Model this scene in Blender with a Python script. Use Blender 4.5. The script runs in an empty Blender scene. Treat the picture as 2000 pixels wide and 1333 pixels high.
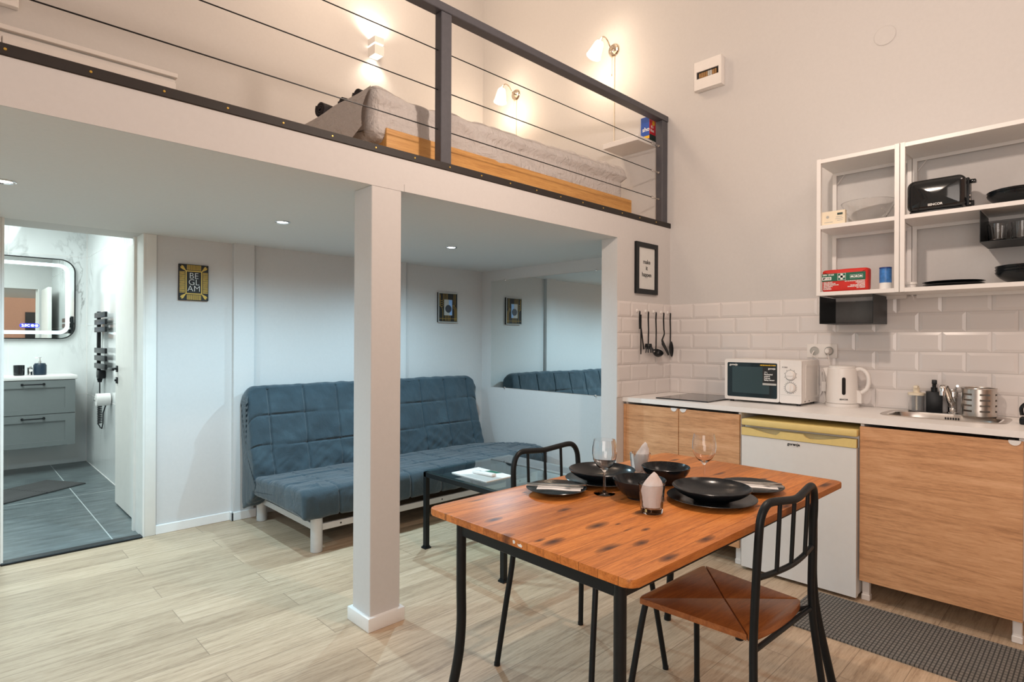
import bpy, bmesh, math, random
from mathutils import Vector, Matrix, noise
C = bpy.context.scene.collection
SC = bpy.context.scene
PI = math.pi
random.seed(7)

# ------------------------------------------------------------------ camera, world, lights, exposure
cam_d = bpy.data.cameras.new('camera'); cam = bpy.data.objects.new('camera', cam_d); C.objects.link(cam)
cam_d.sensor_width = 36.0; cam_d.lens = 36.0 * 1140.06 / 2000.0; cam_d.clip_start = 0.05
YAW, ROLL = math.radians(45.82), 0.0043
Fv = Vector((math.cos(YAW), math.sin(YAW), 0)); Rv = Vector((math.sin(YAW), -math.cos(YAW), 0)); Uv = Vector((0, 0, 1))
R2 = math.cos(ROLL) * Rv + math.sin(ROLL) * Uv; U2 = -math.sin(ROLL) * Rv + math.cos(ROLL) * Uv
cam.matrix_world = Matrix.Translation((0, 0, 1.3)) @ Matrix((R2, U2, -Fv)).transposed().to_4x4()
SC.camera = cam
SC.view_settings.view_transform = 'Standard'; SC.view_settings.look = 'None'
SC.view_settings.gamma = 1.0; SC.view_settings.use_curve_mapping = False
SC.view_settings.exposure = 0.0
try:
    SC.cycles.use_denoising = True; SC.cycles.max_bounces = 10; SC.cycles.diffuse_bounces = 5
    SC.cycles.sample_clamp_indirect = 6.0; SC.cycles.transparent_max_bounces = 16
except Exception: pass
world = bpy.data.worlds.new('world'); SC.world = world; world.use_nodes = True
world.node_tree.nodes['Background'].inputs[0].default_value = (0.95, 0.90, 0.86, 1)
world.node_tree.nodes['Background'].inputs[1].default_value = 0.5

def light(name, typ, loc, power, color, size=0.05, spot=None, blend=0.3, aim=None, size_y=None):
    d = bpy.data.lights.new(name, typ); d.energy = power; d.color = color
    if typ == 'AREA':
        d.size = size
        if size_y: d.shape = 'RECTANGLE'; d.size_y = size_y
    else: d.shadow_soft_size = size
    if typ == 'SPOT': d.spot_size = spot; d.spot_blend = blend
    o = bpy.data.objects.new(name, d); o.location = loc
    if aim is not None: o.rotation_euler = Vector(aim).to_track_quat('-Z', 'Y').to_euler()
    C.objects.link(o); return o
WARM = (1.0, 0.83, 0.68); COOL = (0.82, 0.95, 1.0); NEUT = (1.0, 0.93, 0.87)
light('pendant_light', 'POINT', (1.9, 1.0, 2.75), 66, (1.0, 0.82, 0.69), 0.045)
light('added_room_fill', 'POINT', (2.3, -1.0, 3.6), 47, (1.0, 0.81, 0.68), 0.35)  # added soft fill out of view, lifts the shade under the shelves
light('added_loft_fill', 'POINT', (2.3, 3.4, 4.55), 42, (1.0, 0.76, 0.56), 0.15)  # added fill with no known source, warms and brightens the upper loft
light('added_side_fill', 'AREA', (-1.62, -0.6, 1.95), 62, (1.0, 0.88, 0.80), 2.0, size_y=2.6, aim=(1, 0.06, 0))  # added low fill from the left, set at an invented window opening
LOFT_W = (1.0, 0.74, 0.50)

# ------------------------------------------------------------------ materials
def lin(c):
    c = c / 255.0
    return c / 12.92 if c <= 0.04045 else ((c + 0.055) / 1.055) ** 2.4
def rgb(r, g, b): return (lin(r), lin(g), lin(b), 1.0)
class NT:
    def __init__(s, name):
        s.m = bpy.data.materials.new(name); s.m.use_nodes = True; s.t = s.m.node_tree
        s.b = s.t.nodes['Principled BSDF']; s.out = s.t.nodes['Material Output']
    def n(s, typ, **kw):
        nd = s.t.nodes.new(typ)
        for k, v in kw.items():
            if k in nd.inputs: nd.inputs[k].default_value = v
            else: setattr(nd, k, v)
        return nd
    def l(s, a, b): s.t.links.new(a, b)
    def coord(s, scale=(1, 1, 1), rot=(0, 0, 0), loc=(0, 0, 0), kind='Object'):
        tc = s.n('ShaderNodeTexCoord'); mp = s.n('ShaderNodeMapping')
        mp.inputs['Scale'].default_value = scale; mp.inputs['Rotation'].default_value = rot; mp.inputs['Location'].default_value = loc
        s.l(tc.outputs[kind], mp.inputs[0]); return mp.outputs[0]
    def ramp(s, fac, stops):
        r = s.n('ShaderNodeValToRGB'); e = r.color_ramp.elements
        e[0].position, e[0].color = stops[0]; e[1].position, e[1].color = stops[-1]
        for p, c in stops[1:-1]:
            x = e.new(p); x.color = c
        s.l(fac, r.inputs[0]); return r.outputs[0]
    def mix(s, fac, a, b, mode='MIX'):
        m = s.n('ShaderNodeMix', data_type='RGBA', blend_type=mode)
        for i, v in ((0, fac), (6, a), (7, b)):
            if hasattr(v, 'links') or hasattr(v, 'is_linked'): s.l(v, m.inputs[i])
            else: m.inputs[i].default_value = v
        return m.outputs[2]
    def math(s, op, a, b=0.0, clamp=False):
        m = s.n('ShaderNodeMath', operation=op, use_clamp=clamp)
        for i, v in ((0, a), (1, b)):
            if hasattr(v, 'is_linked'): s.l(v, m.inputs[i])
            else: m.inputs[i].default_value = v
        return m.outputs[0]
    def bump(s, h, strength=0.2, dist=0.002):
        b = s.n('ShaderNodeBump'); b.inputs['Strength'].default_value = strength; b.inputs['Distance'].default_value = dist
        s.l(h, b.inputs['Height']); s.l(b.outputs[0], s.b.inputs['Normal'])
    def noise(s, vec, scale=5, detail=3, rough=0.5, dist=0.0):
        n = s.n('ShaderNodeTexNoise'); n.inputs['Scale'].default_value = scale; n.inputs['Detail'].default_value = detail
        n.inputs['Roughness'].default_value = rough; n.inputs['Distortion'].default_value = dist
        s.l(vec, n.inputs['Vector']); return n.outputs[0]
def plain(name, col, rough=0.5, metal=0.0, var=0.04, nscale=30, bump=0.0, spec=0.5, coat=0.0):
    t = NT(name); b = t.b
    v = t.noise(t.coord(), nscale, 2)
    c0 = tuple(max(0, x * (1 - var)) for x in col[:3]) + (1,); c1 = tuple(min(1, x * (1 + var)) for x in col[:3]) + (1,)
    t.l(t.ramp(v, [(0.3, c0), (0.7, c1)]), b.inputs['Base Color'])
    b.inputs['Roughness'].default_value = rough; b.inputs['Metallic'].default_value = metal
    b.inputs['Specular IOR Level'].default_value = spec; b.inputs['Coat Weight'].default_value = coat
    if bump: t.bump(v, bump, 0.002)
    return t.m
def emit(name, col, strength):
    t = NT(name); t.b.inputs['Base Color'].default_value = col
    t.b.inputs['Emission Color'].default_value = col; t.b.inputs['Emission Strength'].default_value = strength
    return t.m
def glass(name, tint=(1, 1, 1, 1), rough=0.0):
    t = NT(name); g = t.n('ShaderNodeBsdfGlass'); g.inputs['Color'].default_value = tint; g.inputs['IOR'].default_value = 1.46
    g.inputs['Roughness'].default_value = rough
    t.l(g.outputs[0], t.out.inputs[0]); return t.m
def pane(name, tint=(0.9, 0.97, 0.96, 1), refl=1.0):
    t = NT(name); tr = t.n('ShaderNodeBsdfTransparent'); tr.inputs[0].default_value = tint
    gl = t.n('ShaderNodeBsdfGlossy'); gl.inputs['Roughness'].default_value = 0.01
    fr = t.n('ShaderNodeFresnel'); fr.inputs[0].default_value = 1.5; mx = t.n('ShaderNodeMixShader')
    ge = t.n('ShaderNodeNewGeometry'); front = t.math('SUBTRACT', 1.0, ge.outputs['Backfacing'])
    t.l(t.math('MULTIPLY', t.math('MULTIPLY', fr.outputs[0], refl, True), front), mx.inputs[0]); t.l(tr.outputs[0], mx.inputs[1]); t.l(gl.outputs[0], mx.inputs[2])
    t.l(mx.outputs[0], t.out.inputs[0]); return t.m
def wood(name, base, dark, light_, scale=(1.2, 16, 16), rough=0.4, boards=None, knots=None, streak=0.55, spec=0.5, tone=0.14):
    """Grain along local X of the mapping. boards=(length, width): edge-glued or floor boards in XY."""
    t = NT(name); tc = t.n('ShaderNodeTexCoord'); vec = tc.outputs['Object']
    off = None
    if boards:
        br = t.n('ShaderNodeTexBrick'); br.offset = 0.37; br.squash = 1.0
        br.inputs['Scale'].default_value = 1.0; br.inputs['Brick Width'].default_value = boards[0]; br.inputs['Row Height'].default_value = boards[1]
        br.inputs['Mortar Size'].default_value = boards[2]; br.inputs['Mortar Smooth'].default_value = 0.1; br.inputs['Bias'].default_value = 0.0
        br.inputs['Color1'].default_value = (0, 0, 0, 1); br.inputs['Color2'].default_value = (1, 1, 1, 1); br.inputs['Mortar'].default_value = (0.5, 0.5, 0.5, 1)
        t.l(vec, br.inputs['Vector'])
        add = t.n('ShaderNodeVectorMath', operation='MULTIPLY_ADD'); t.l(br.outputs['Color'], add.inputs[0]); add.inputs[1].default_value = (7.3, 3.1, 5.7); t.l(vec, add.inputs[2])
        vec = add.outputs[0]; off = br
    mp = t.n('ShaderNodeMapping'); mp.inputs['Scale'].default_value = scale; t.l(vec, mp.inputs[0])
    n1 = t.noise(mp.outputs[0], 2.2, 6, 0.62, 0.6)
    n2 = t.noise(mp.outputs[0], 9.0, 4, 0.7, 0.2)
    n3 = t.noise(mp.outputs[0], 0.6, 2, 0.5, 1.0); n4 = t.noise(mp.outputs[0], 34.0, 3, 0.6, 0.1)
    f = t.math('ADD', t.math('ADD', t.math('MULTIPLY', n1, streak * 0.8), t.math('MULTIPLY', n2, (1 - streak) * 0.8)), t.math('MULTIPLY', n4, 0.2))
    col = t.ramp(f, [(0.36, dark), (0.5, base), (0.64, light_)])
    col = t.mix(t.math('MULTIPLY', n3, 0.45), col, base)
    if off:
        shade = t.ramp(off.outputs['Color'], [(0.0, (1 - tone, 1 - tone * 1.1, 1 - tone * 1.2, 1)), (1.0, (1 + tone * 0.7, 1 + tone * 0.75, 1 + tone * 0.8, 1))])
        col = t.mix(1.0, col, shade, 'MULTIPLY')
        col = t.mix(t.math('MULTIPLY', off.outputs['Fac'], 0.55), col, tuple(x * 0.45 for x in dark[:3]) + (1,))
    if knots:
        mk = t.n('ShaderNodeMapping'); mk.inputs['Scale'].default_value = knots[0]; t.l(vec, mk.inputs[0])
        vo = t.n('ShaderNodeTexVoronoi', voronoi_dimensions='2D'); vo.inputs['Scale'].default_value = knots[1]; vo.inputs['Randomness'].default_value = 1.0
        t.l(mk.outputs[0], vo.inputs['Vector'])
        sel = t.n('ShaderNodeSeparateColor'); t.l(vo.outputs['Color'], sel.inputs[0])
        pick = t.math('GREATER_THAN', sel.outputs[0], knots[2])
        rad = t.math('ADD', t.math('MULTIPLY', sel.outputs[1], knots[3] * 1.25), knots[3] * 0.3)
        k = t.math('MULTIPLY', pick, t.math('SUBTRACT', 1.0, t.math('DIVIDE', t.math('ADD', vo.outputs['Distance'], t.math('MULTIPLY', t.math('SUBTRACT', n2, 0.5), 0.12)), rad), True))
        k = t.math('POWER', k, 0.6)
        col = t.mix(k, col, knots[4])
    t.l(col, t.b.inputs['Base Color'])
    t.b.inputs['Roughness'].default_value = rough; t.b.inputs['Specular IOR Level'].default_value = spec
    t.bump(f, 0.12, 0.001); return t.m
M = {}
M['wall'] = plain('wall_paint', (0.60, 0.585, 0.575, 1), 0.65, var=0.012, nscale=60, bump=0.04, spec=0.3)
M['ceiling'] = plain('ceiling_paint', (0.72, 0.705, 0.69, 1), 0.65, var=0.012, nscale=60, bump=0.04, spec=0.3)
M['white'] = plain('white_lacquer', (0.80, 0.78, 0.76, 1), 0.35, var=0.01)
M['trimw'] = plain('white_trim_paint', (0.80, 0.79, 0.775, 1), 0.4, var=0.01)
M['casing'] = plain('door_laminate', (0.78, 0.76, 0.72, 1), 0.4, var=0.02, nscale=12)
M['floor'] = wood('oak_laminate', rgb(186, 161, 134), rgb(136, 111, 88), rgb(210, 186, 160), (1.1, 15, 15), 0.42, boards=(1.25, 0.185, 0.0016), spec=0.35)
M['pine'] = wood('stained_pine', rgb(192, 116, 54), rgb(134, 72, 30), rgb(218, 146, 78), (1.5, 15, 15), 0.4, boards=(2.5, 0.058, 0.0010), knots=((1.3, 3.4, 1.0), 4.2, 0.66, 0.20, rgb(52, 26, 20)), spec=0.35, tone=0.24)
M['seat'] = wood('dark_stained_pine', rgb(158, 94, 48), rgb(112, 62, 30), rgb(186, 120, 66), (2.0, 16, 16), 0.3)
M['walnut'] = wood('walnut_laminate', rgb(206, 154, 110), rgb(146, 100, 64), rgb(230, 182, 140), (9, 1.1, 13), 0.45, streak=0.62)
M['bedoak'] = wood('bed_oak', rgb(196, 146, 82), rgb(160, 110, 56), rgb(216, 170, 104), (1.0, 14, 16), 0.5)
M['black'] = plain('black_powder_coat', (0.007, 0.010, 0.012, 1), 0.42, var=0.1, spec=0.28)
M['blackp'] = plain('black_plastic', (0.007, 0.009, 0.011, 1), 0.35, var=0.1, spec=0.3)
M['gloss'] = plain('black_gloss', (0.008, 0.010, 0.012, 1), 0.08, var=0.1)
M['ceram'] = plain('black_stoneware', (0.008, 0.011, 0.014, 1), 0.22, var=0.15, nscale=80, spec=0.4)
M['rail'] = plain('grey_painted_wood', rgb(74, 74, 80), 0.45, var=0.06, nscale=40)
M['edge'] = plain('black_ribbed_edging', rgb(34, 28, 25), 0.6, var=0.1)
M['steel'] = plain('brushed_steel', (0.62, 0.58, 0.54, 1), 0.28, 1.0, var=0.04)
M['chrome'] = plain('chrome', (0.80, 0.79, 0.78, 1), 0.07, 1.0, var=0.01)
M['brass'] = plain('polished_nickel', (0.72, 0.62, 0.50, 1), 0.12, 1.0, var=0.02)
M['gold'] = plain('gold_print', rgb(196, 160, 72), 0.4, 0.3, var=0.05)
M['silverleg'] = plain('silver_paint', (0.55, 0.55, 0.55, 1), 0.4, 0.3, var=0.03)
M['counter'] = plain('white_worktop', (0.86, 0.84, 0.82, 1), 0.35, var=0.015)
M['grout'] = plain('grout', (0.62, 0.59, 0.57, 1), 0.8, var=0.03)
M['tile'] = plain('white_glazed_tile', (0.70, 0.665, 0.65, 1), 0.18, var=0.02, nscale=4)
M['fridge'] = plain('fridge_enamel', (0.76, 0.75, 0.73, 1), 0.35, var=0.01)
M['cream'] = plain('yellowed_plastic', rgb(226, 202, 132), 0.45, var=0.03)
M['creampl'] = plain('cream_plastic', rgb(232, 220, 196), 0.45, var=0.03)
M['plastic'] = plain('white_plastic', (0.78, 0.755, 0.73, 1), 0.35, var=0.01)
def cotton():
    t = NT('creased_white_cotton'); v = t.coord((1.0, 1.0, 1.6)); n = t.noise(v, 9, 4, 0.6, 1.2); m = t.noise(t.coord((3, 1, 1)), 14, 3, 0.6, 0.6)
    t.b.inputs['Base Color'].default_value = (0.52, 0.49, 0.475, 1); t.b.inputs['Roughness'].default_value = 0.9
    t.bump(t.math('ADD', n, t.math('MULTIPLY', m, 0.6)), 0.9, 0.02); return t.m
M['sheet'] = cotton()
M['napkin'] = plain('paper_napkin', (0.86, 0.84, 0.83, 1), 0.9, var=0.03, nscale=300, bump=0.15)
M['paper'] = plain('paper', (0.78, 0.76, 0.74, 1), 0.8, var=0.02)
M['towel'] = plain('charcoal_terry', rgb(52, 50, 52), 0.95, var=0.4, nscale=260, bump=0.8)
M['red'] = plain('red_fabric', rgb(200, 40, 30), 0.6, var=0.06)
M['redpaper'] = plain('red_cover', rgb(206, 44, 60), 0.5)
M['bluepaper'] = plain('blue_cover', rgb(40, 84, 176), 0.5)
M['yellow'] = plain('yellow_print', rgb(232, 186, 40), 0.5)
M['green'] = plain('green_print', rgb(16, 96, 72), 0.55)
M['dgreen'] = plain('dark_green_print', rgb(40, 60, 56), 0.55)
M['ink'] = plain('black_ink', (0.012, 0.012, 0.012, 1), 0.6)
M['whiteink'] = plain('white_ink', (0.82, 0.82, 0.80, 1), 0.6, var=0.01)
M['navy'] = plain('navy_print', rgb(16, 40, 58), 0.4)
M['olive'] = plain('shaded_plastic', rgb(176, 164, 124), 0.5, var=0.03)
M['bluecan'] = plain('blue_label', rgb(60, 120, 190), 0.35, var=0.25, nscale=45)
M['greyp'] = plain('grey_print', rgb(176, 176, 172), 0.5)
M['bluep'] = plain('light_blue_print', rgb(140, 182, 232), 0.5)
M['door_in'] = plain('vanity_grey', rgb(116, 122, 122), 0.45, var=0.01)
M['mirror'] = plain('mirror_silver', (0.86, 0.90, 0.89, 1), 0.0, 1.0, var=0.0)
M['glass'] = glass('clear_glass')
M['pane'] = pane('tinted_table_glass', (0.84, 0.955, 0.94, 1), 1.9)
M['paneclear'] = pane('picture_glass', (0.97, 0.98, 0.98, 1), 0.8)
M['hob'] = plain('black_glass_hob', (0.010, 0.010, 0.011, 1), 0.05, var=0.02)
M['ovenwin'] = plain('dark_oven_glass', (0.008, 0.016, 0.020, 1), 0.06, var=0.02)
M['led'] = emit('led_disc', (0.86, 0.96, 1.0, 1), 18)
M['ledband'] = emit('mirror_led', (0.80, 0.93, 1.0, 1), 0.85)
M['bluelcd'] = emit('blue_display', (0.03, 0.04, 1.0, 1), 1.4)
M['whitelcd'] = emit('white_display', (0.75, 0.85, 1.0, 1), 2.2)
M['shade'] = emit('opal_shade', (1.0, 0.88, 0.70, 1), 1.15)
M['bulb'] = emit('lit_bulb', (1.0, 0.90, 0.76, 1), 6.0)
M['bread'] = plain('glossy_toaster', (0.008, 0.010, 0.012, 1), 0.10, var=0.05, coat=0.4)
M['fuse'] = plain('fuse_switch', rgb(150, 112, 66), 0.5, var=0.3, nscale=60)
M['soap'] = plain('clear_soap', (0.72, 0.70, 0.64, 1), 0.2)
M['dryer'] = plain('dryer_white', (0.80, 0.80, 0.80, 1), 0.3)
def fabric():
    t = NT('slate_blue_quilt'); v = t.coord()
    n = t.noise(v, 6, 4, 0.6); w = t.noise(v, 420, 2, 0.5)
    col = t.ramp(n, [(0.3, rgb(30, 45, 54)), (0.55, rgb(40, 57, 67)), (0.75, rgb(52, 71, 81))])
    col = t.mix(t.math('MULTIPLY', w, 0.35), col, rgb(70, 90, 100)); t.l(col, t.b.inputs['Base Color'])
    t.b.inputs['Roughness'].default_value = 0.9; t.b.inputs['Sheen Weight'].default_value = 0.25
    c = t.noise(t.coord((1.2, 1, 0.8), (0.4, 0.3, 0.6)), 5.5, 5, 0.62, 1.8)
    t.bump(t.math('ADD', c, t.math('MULTIPLY', w, 0.02)), 0.55, 0.016); return t.m
M['fabric'] = fabric()
def marble():
    t = NT('white_marble_tile'); v = t.coord((0.8, 0.8, 0.55), (0.3, 0.5, 0.2))
    n = t.noise(v, 1.6, 6, 0.6, 1.6); d = t.math('ABSOLUTE', t.math('SUBTRACT', n, 0.5))
    vein = t.ramp(d, [(0.0, (1, 1, 1, 1)), (0.010, (0.55, 0.55, 0.55, 1)), (0.026, (0, 0, 0, 1))])
    msk = t.ramp(t.noise(v, 1.1, 2), [(0.52, (0, 0, 0, 1)), (0.66, (1, 1, 1, 1))])
    f = t.math('MULTIPLY', vein, msk)
    cl = t.ramp(t.noise(v, 3, 4), [(0.3, (0.70, 0.72, 0.715, 1)), (0.7, (0.80, 0.82, 0.815, 1))])
    t.l(t.mix(t.math('MULTIPLY', f, 0.8), cl, (0.20, 0.20, 0.20, 1)), t.b.inputs['Base Color'])
    t.b.inputs['Roughness'].default_value = 0.07; return t.m
M['marble'] = marble()
def greytile():
    t = NT('grey_floor_tile'); v = t.coord((1.2, 5, 1))
    n = t.noise(v, 3.5, 6, 0.65, 0.5)
    col = t.ramp(n, [(0.3, rgb(72, 80, 82)), (0.55, rgb(100, 110, 112)), (0.75, rgb(124, 134, 136))])
    br = t.n('ShaderNodeTexBrick'); br.offset = 0.0; br.inputs['Scale'].default_value = 1.0; br.inputs['Brick Width'].default_value = 1.2; br.inputs['Row Height'].default_value = 3.4
    br.inputs['Mortar Size'].default_value = 0.004; t.l(t.coord((1, 1, 1), (0, 0, 0), (0.415, 0.8, 0)), br.inputs['Vector'])
    t.l(t.mix(br.outputs['Fac'], col, rgb(178, 186, 186)), t.b.inputs['Base Color'])
    t.b.inputs['Roughness'].default_value = 0.3; return t.m
M['gtile'] = greytile()
def matm(name, a, b, sx, sy, rough=0.9):
    t = NT(name); br = t.n('ShaderNodeTexBrick'); br.offset = 0.0; br.inputs['Scale'].default_value = 1.0
    br.inputs['Brick Width'].default_value = sx; br.inputs['Row Height'].default_value = sy; br.inputs['Mortar Size'].default_value = min(sx, sy) * 0.16
    br.inputs['Color1'].default_value = a; br.inputs['Color2'].default_value = tuple(x * 1.2 for x in a[:3]) + (1,); br.inputs['Mortar'].default_value = b
    t.l(t.coord(), br.inputs['Vector']); t.l(br.outputs['Color'], t.b.inputs['Base Color'])
    t.b.inputs['Roughness'].default_value = rough; t.bump(t.math('SUBTRACT', 1.0, br.outputs['Fac']), 0.6, 0.004); return t.m
M['mat'] = matm('grey_ribbed_mat', rgb(112, 108, 102), rgb(58, 57, 55), 0.026, 0.015)
M['bathmat'] = matm('dark_bath_mat', rgb(70, 70, 70), rgb(34, 34, 36), 0.5, 0.03)

# ------------------------------------------------------------------ mesh helpers
def BM(): return bmesh.new()
def abox(bm, x0, x1, y0, y1, z0, z1, bev=0.0, seg=2):
    r = bmesh.ops.create_cube(bm, size=1.0); vs = r['verts']
    for v in vs:
        v.co = Vector((x0 if v.co.x < 0 else x1, y0 if v.co.y < 0 else y1, z0 if v.co.z < 0 else z1))
    if bev > 0:
        es = list({e for v in vs for e in v.link_edges})
        bmesh.ops.bevel(bm, geom=es, offset=bev, segments=seg, profile=0.5, affect='EDGES', clamp_overlap=True)
    return bm
def box(x0, x1, y0, y1, z0, z1, bev=0.0, seg=2): return abox(BM(), x0, x1, y0, y1, z0, z1, bev, seg)
def smooth_path(pts, n=6, closed=False):
    P = [Vector(p) for p in pts]; out = []; N = len(P)
    rng = range(N) if closed else range(N - 1)
    for i in rng:
        p0 = P[(i - 1) % N] if closed or i > 0 else P[0] * 2 - P[1]
        p1 = P[i]; p2 = P[(i + 1) % N]
        p3 = P[(i + 2) % N] if closed or i + 2 < N else p2 * 2 - p1
        for k in range(n):
            t = k / n; t2, t3 = t * t, t * t * t
            out.append(0.5 * ((2 * p1) + (-p0 + p2) * t + (2 * p0 - 5 * p1 + 4 * p2 - p3) * t2 + (-p0 + 3 * p1 - 3 * p2 + p3) * t3))
    if not closed: out.append(P[-1])
    return out
def fillet(pts, r, n=6):
    """Polyline with its inner corners rounded to radius r."""
    P = [Vector(p) for p in pts]; out = [P[0]]
    for i in range(1, len(P) - 1):
        a, b, c = P[i - 1], P[i], P[i + 1]
        u, v = (a - b), (c - b); d = min(r, u.length * 0.49, v.length * 0.49)
        s, e = b + u.normalized() * d, b + v.normalized() * d
        for k in range(n + 1):
            t = k / n; out.append(s.lerp(b, t).lerp(b.lerp(e, t), t))
    out.append(P[-1]); return out
def tube(bm, pts, r, seg=10, closed=False, caps=True):
    P = [Vector(p) for p in pts]; N = len(P); rings = []
    T0 = (P[1] - P[0]).normalized(); up = Vector((0, 0, 1)) if abs(T0.z) < 0.9 else Vector((1, 0, 0))
    nrm = (up - T0 * up.dot(T0)).normalized()
    for i in range(N):
        a = P[(i - 1) % N] if closed or i > 0 else P[i]; b = P[(i + 1) % N] if closed or i < N - 1 else P[i]
        t = (b - a).normalized(); nrm = (nrm - t * nrm.dot(t)).normalized(); bi = t.cross(nrm)
        rr = r(i / (N - 1)) if callable(r) else r
        rings.append([bm.verts.new(P[i] + (nrm * math.cos(2 * PI * k / seg) + bi * math.sin(2 * PI * k / seg)) * rr) for k in range(seg)])
    for i in range(N if closed else N - 1):
        A, B = rings[i], rings[(i + 1) % N]
        for k in range(seg): bm.faces.new((A[k], A[(k + 1) % seg], B[(k + 1) % seg], B[k]))
    if caps and not closed:
        bm.faces.new(rings[0][::-1]); bm.faces.new(rings[-1])
    return bm
def lathe(bm, prof, seg=36, c=(0, 0, 0), axis='z', closed=False):
    """prof: list of (radius, height). closed joins last to first."""
    rings = []; c = Vector(c)
    def pt(r, h, a):
        x, y = r * math.cos(a), r * math.sin(a)
        return c + (Vector((x, y, h)) if axis == 'z' else Vector((h, x, y)) if axis == 'x' else Vector((x, h, y)))
    for r, h in prof:
        rings.append([bm.verts.new(pt(0, h, 0))] if r < 1e-6 else [bm.verts.new(pt(r, h, 2 * PI * k / seg)) for k in range(seg)])
    n = len(rings)
    for i in range(n if closed else n - 1):
        A, B = rings[i], rings[(i + 1) % n]
        for k in range(seg):
            k2 = (k + 1) % seg
            if len(A) == 1 and len(B) == 1: continue
            if len(A) == 1: bm.faces.new((A[0], B[k2], B[k]))
            elif len(B) == 1: bm.faces.new((A[k], A[k2], B[0]))
            else: bm.faces.new((A[k], A[k2], B[k2], B[k]))
    if not closed:
        if len(rings[0]) > 1: bm.faces.new(rings[0][::-1])
        if len(rings[-1]) > 1: bm.faces.new(rings[-1])
    return bm
def cyl(bm, c, r, h, axis='z', seg=24, bev=0.0):
    p = [(r, 0), (r, h)] if not bev else [(r - bev, 0), (r, bev), (r, h - bev), (r - bev, h)]
    return lathe(bm, p, seg, c, axis)
def prism(bm, poly, axis, a0, a1):
    """poly: 2-D points. axis x: (y,z); y: (x,z); z: (x,y)."""
    def P(p, a): return (a, p[0], p[1]) if axis == 'x' else (p[0], a, p[1]) if axis == 'y' else (p[0], p[1], a)
    A = [bm.verts.new(P(p, a0)) for p in poly]; B = [bm.verts.new(P(p, a1)) for p in poly]; n = len(poly)
    for i in range(n): bm.faces.new((A[i], A[(i + 1) % n], B[(i + 1) % n], B[i]))
    bm.faces.new(A[::-1]); bm.faces.new(B); return bm
def rrect(x0, x1, y0, y1, r, n=6):
    out = []
    for cx, cy, a in ((x1 - r, y1 - r, 0), (x0 + r, y1 - r, PI / 2), (x0 + r, y0 + r, PI), (x1 - r, y0 + r, 1.5 * PI)):
        for k in range(n + 1): out.append((cx + r * math.cos(a + PI / 2 * k / n), cy + r * math.sin(a + PI / 2 * k / n)))
    return out
def ring(bm, outer, inner, axis, a0, a1):
    def P(p, a): return (a, p[0], p[1]) if axis == 'x' else (p[0], a, p[1]) if axis == 'y' else (p[0], p[1], a)
    L = [[bm.verts.new(P(p, a)) for p in poly] for poly, a in ((outer, a0), (outer, a1), (inner, a1), (inner, a0))]
    n = len(outer)
    for j in range(4):
        A, B = L[j], L[(j + 1) % 4]
        for i in range(n): bm.faces.new((A[i], A[(i + 1) % n], B[(i + 1) % n], B[i]))
    return bm
def grid(bm, nu, nv, fn, flip=False):
    V = [[bm.verts.new(fn(i / nu, j / nv)) for j in range(nv + 1)] for i in range(nu + 1)]
    for i in range(nu):
        for j in range(nv):
            q = (V[i][j], V[i + 1][j], V[i + 1][j + 1], V[i][j + 1]); bm.faces.new(q[::-1] if flip else q)
    return bm
def resample(poly, step, closed=True):
    P = [Vector((p[0], p[1])) for p in poly]; out = []
    n = len(P)
    for i in range(n if closed else n - 1):
        a, b = P[i], P[(i + 1) % n]; k = max(1, int(round((b - a).length / step)))
        for j in range(k): out.append(a.lerp(b, j / k))
    return out
def padded(bm, prof, xs, r, disp=None, warp=None):
    """A closed (y, z) profile swept along x with rounded ends; disp(x, p, s, nrm) moves points along their normal."""
    N = len(prof); nr = []
    for i in range(N):
        t = (prof[(i + 1) % N] - prof[i - 1]).normalized(); nr.append(Vector((t.y, -t.x)))
    area = sum(prof[i].x * prof[(i + 1) % N].y - prof[(i + 1) % N].x * prof[i].y for i in range(N))
    if area < 0: nr = [-q for q in nr]
    S = [0.0]
    for i in range(1, N): S.append(S[-1] + (prof[i] - prof[i - 1]).length)
    rings = []; x0, x1 = xs[0], xs[-1]
    for x in xs:
        d = min(x - x0, x1 - x); ins = r - math.sqrt(max(0, r * r - max(0, r - d) ** 2)) if d < r else 0.0
        row = []
        for i in range(N):
            k = -ins + (disp(x, prof[i], S[i], nr[i]) if disp else 0.0)
            p = prof[i] + nr[i] * k; q = (x, p.x, p.y); row.append(bm.verts.new(warp(*q) if warp else q))
        rings.append(row)
    for a in range(len(rings) - 1):
        A, B = rings[a], rings[a + 1]
        for i in range(N): bm.faces.new((A[i], A[(i + 1) % N], B[(i + 1) % N], B[i]))
    for row in (rings[0], rings[-1]):
        c = bm.verts.new(sum((v.co for v in row), Vector()) / N)
        for i in range(N): bm.faces.new((row[i], row[(i + 1) % N], c))
    return bm
def place(bm, mat):
    bmesh.ops.transform(bm, matrix=mat, verts=bm.verts); return bm
def obj(name, bm, mat, parent=None, shift=None, angle=35, recalc=True):
    if shift is not None: bmesh.ops.translate(bm, vec=-Vector(shift), verts=bm.verts)
    if recalc: bmesh.ops.recalc_face_normals(bm, faces=bm.faces)
    me = bpy.data.meshes.new(name); bm.to_mesh(me); bm.free()
    me.materials.append(M[mat] if isinstance(mat, str) else mat)
    me.shade_smooth(); me.set_sharp_from_angle(angle=math.radians(angle))
    o = bpy.data.objects.new(name, me); C.objects.link(o)
    if parent is not None: o.parent = parent
    return o
def tag(o, label=None, cat=None, group=None, kind=None):
    for k, v in (('label', label), ('category', cat), ('group', group), ('kind', kind)):
        if v: o[k] = v
    return o
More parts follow.
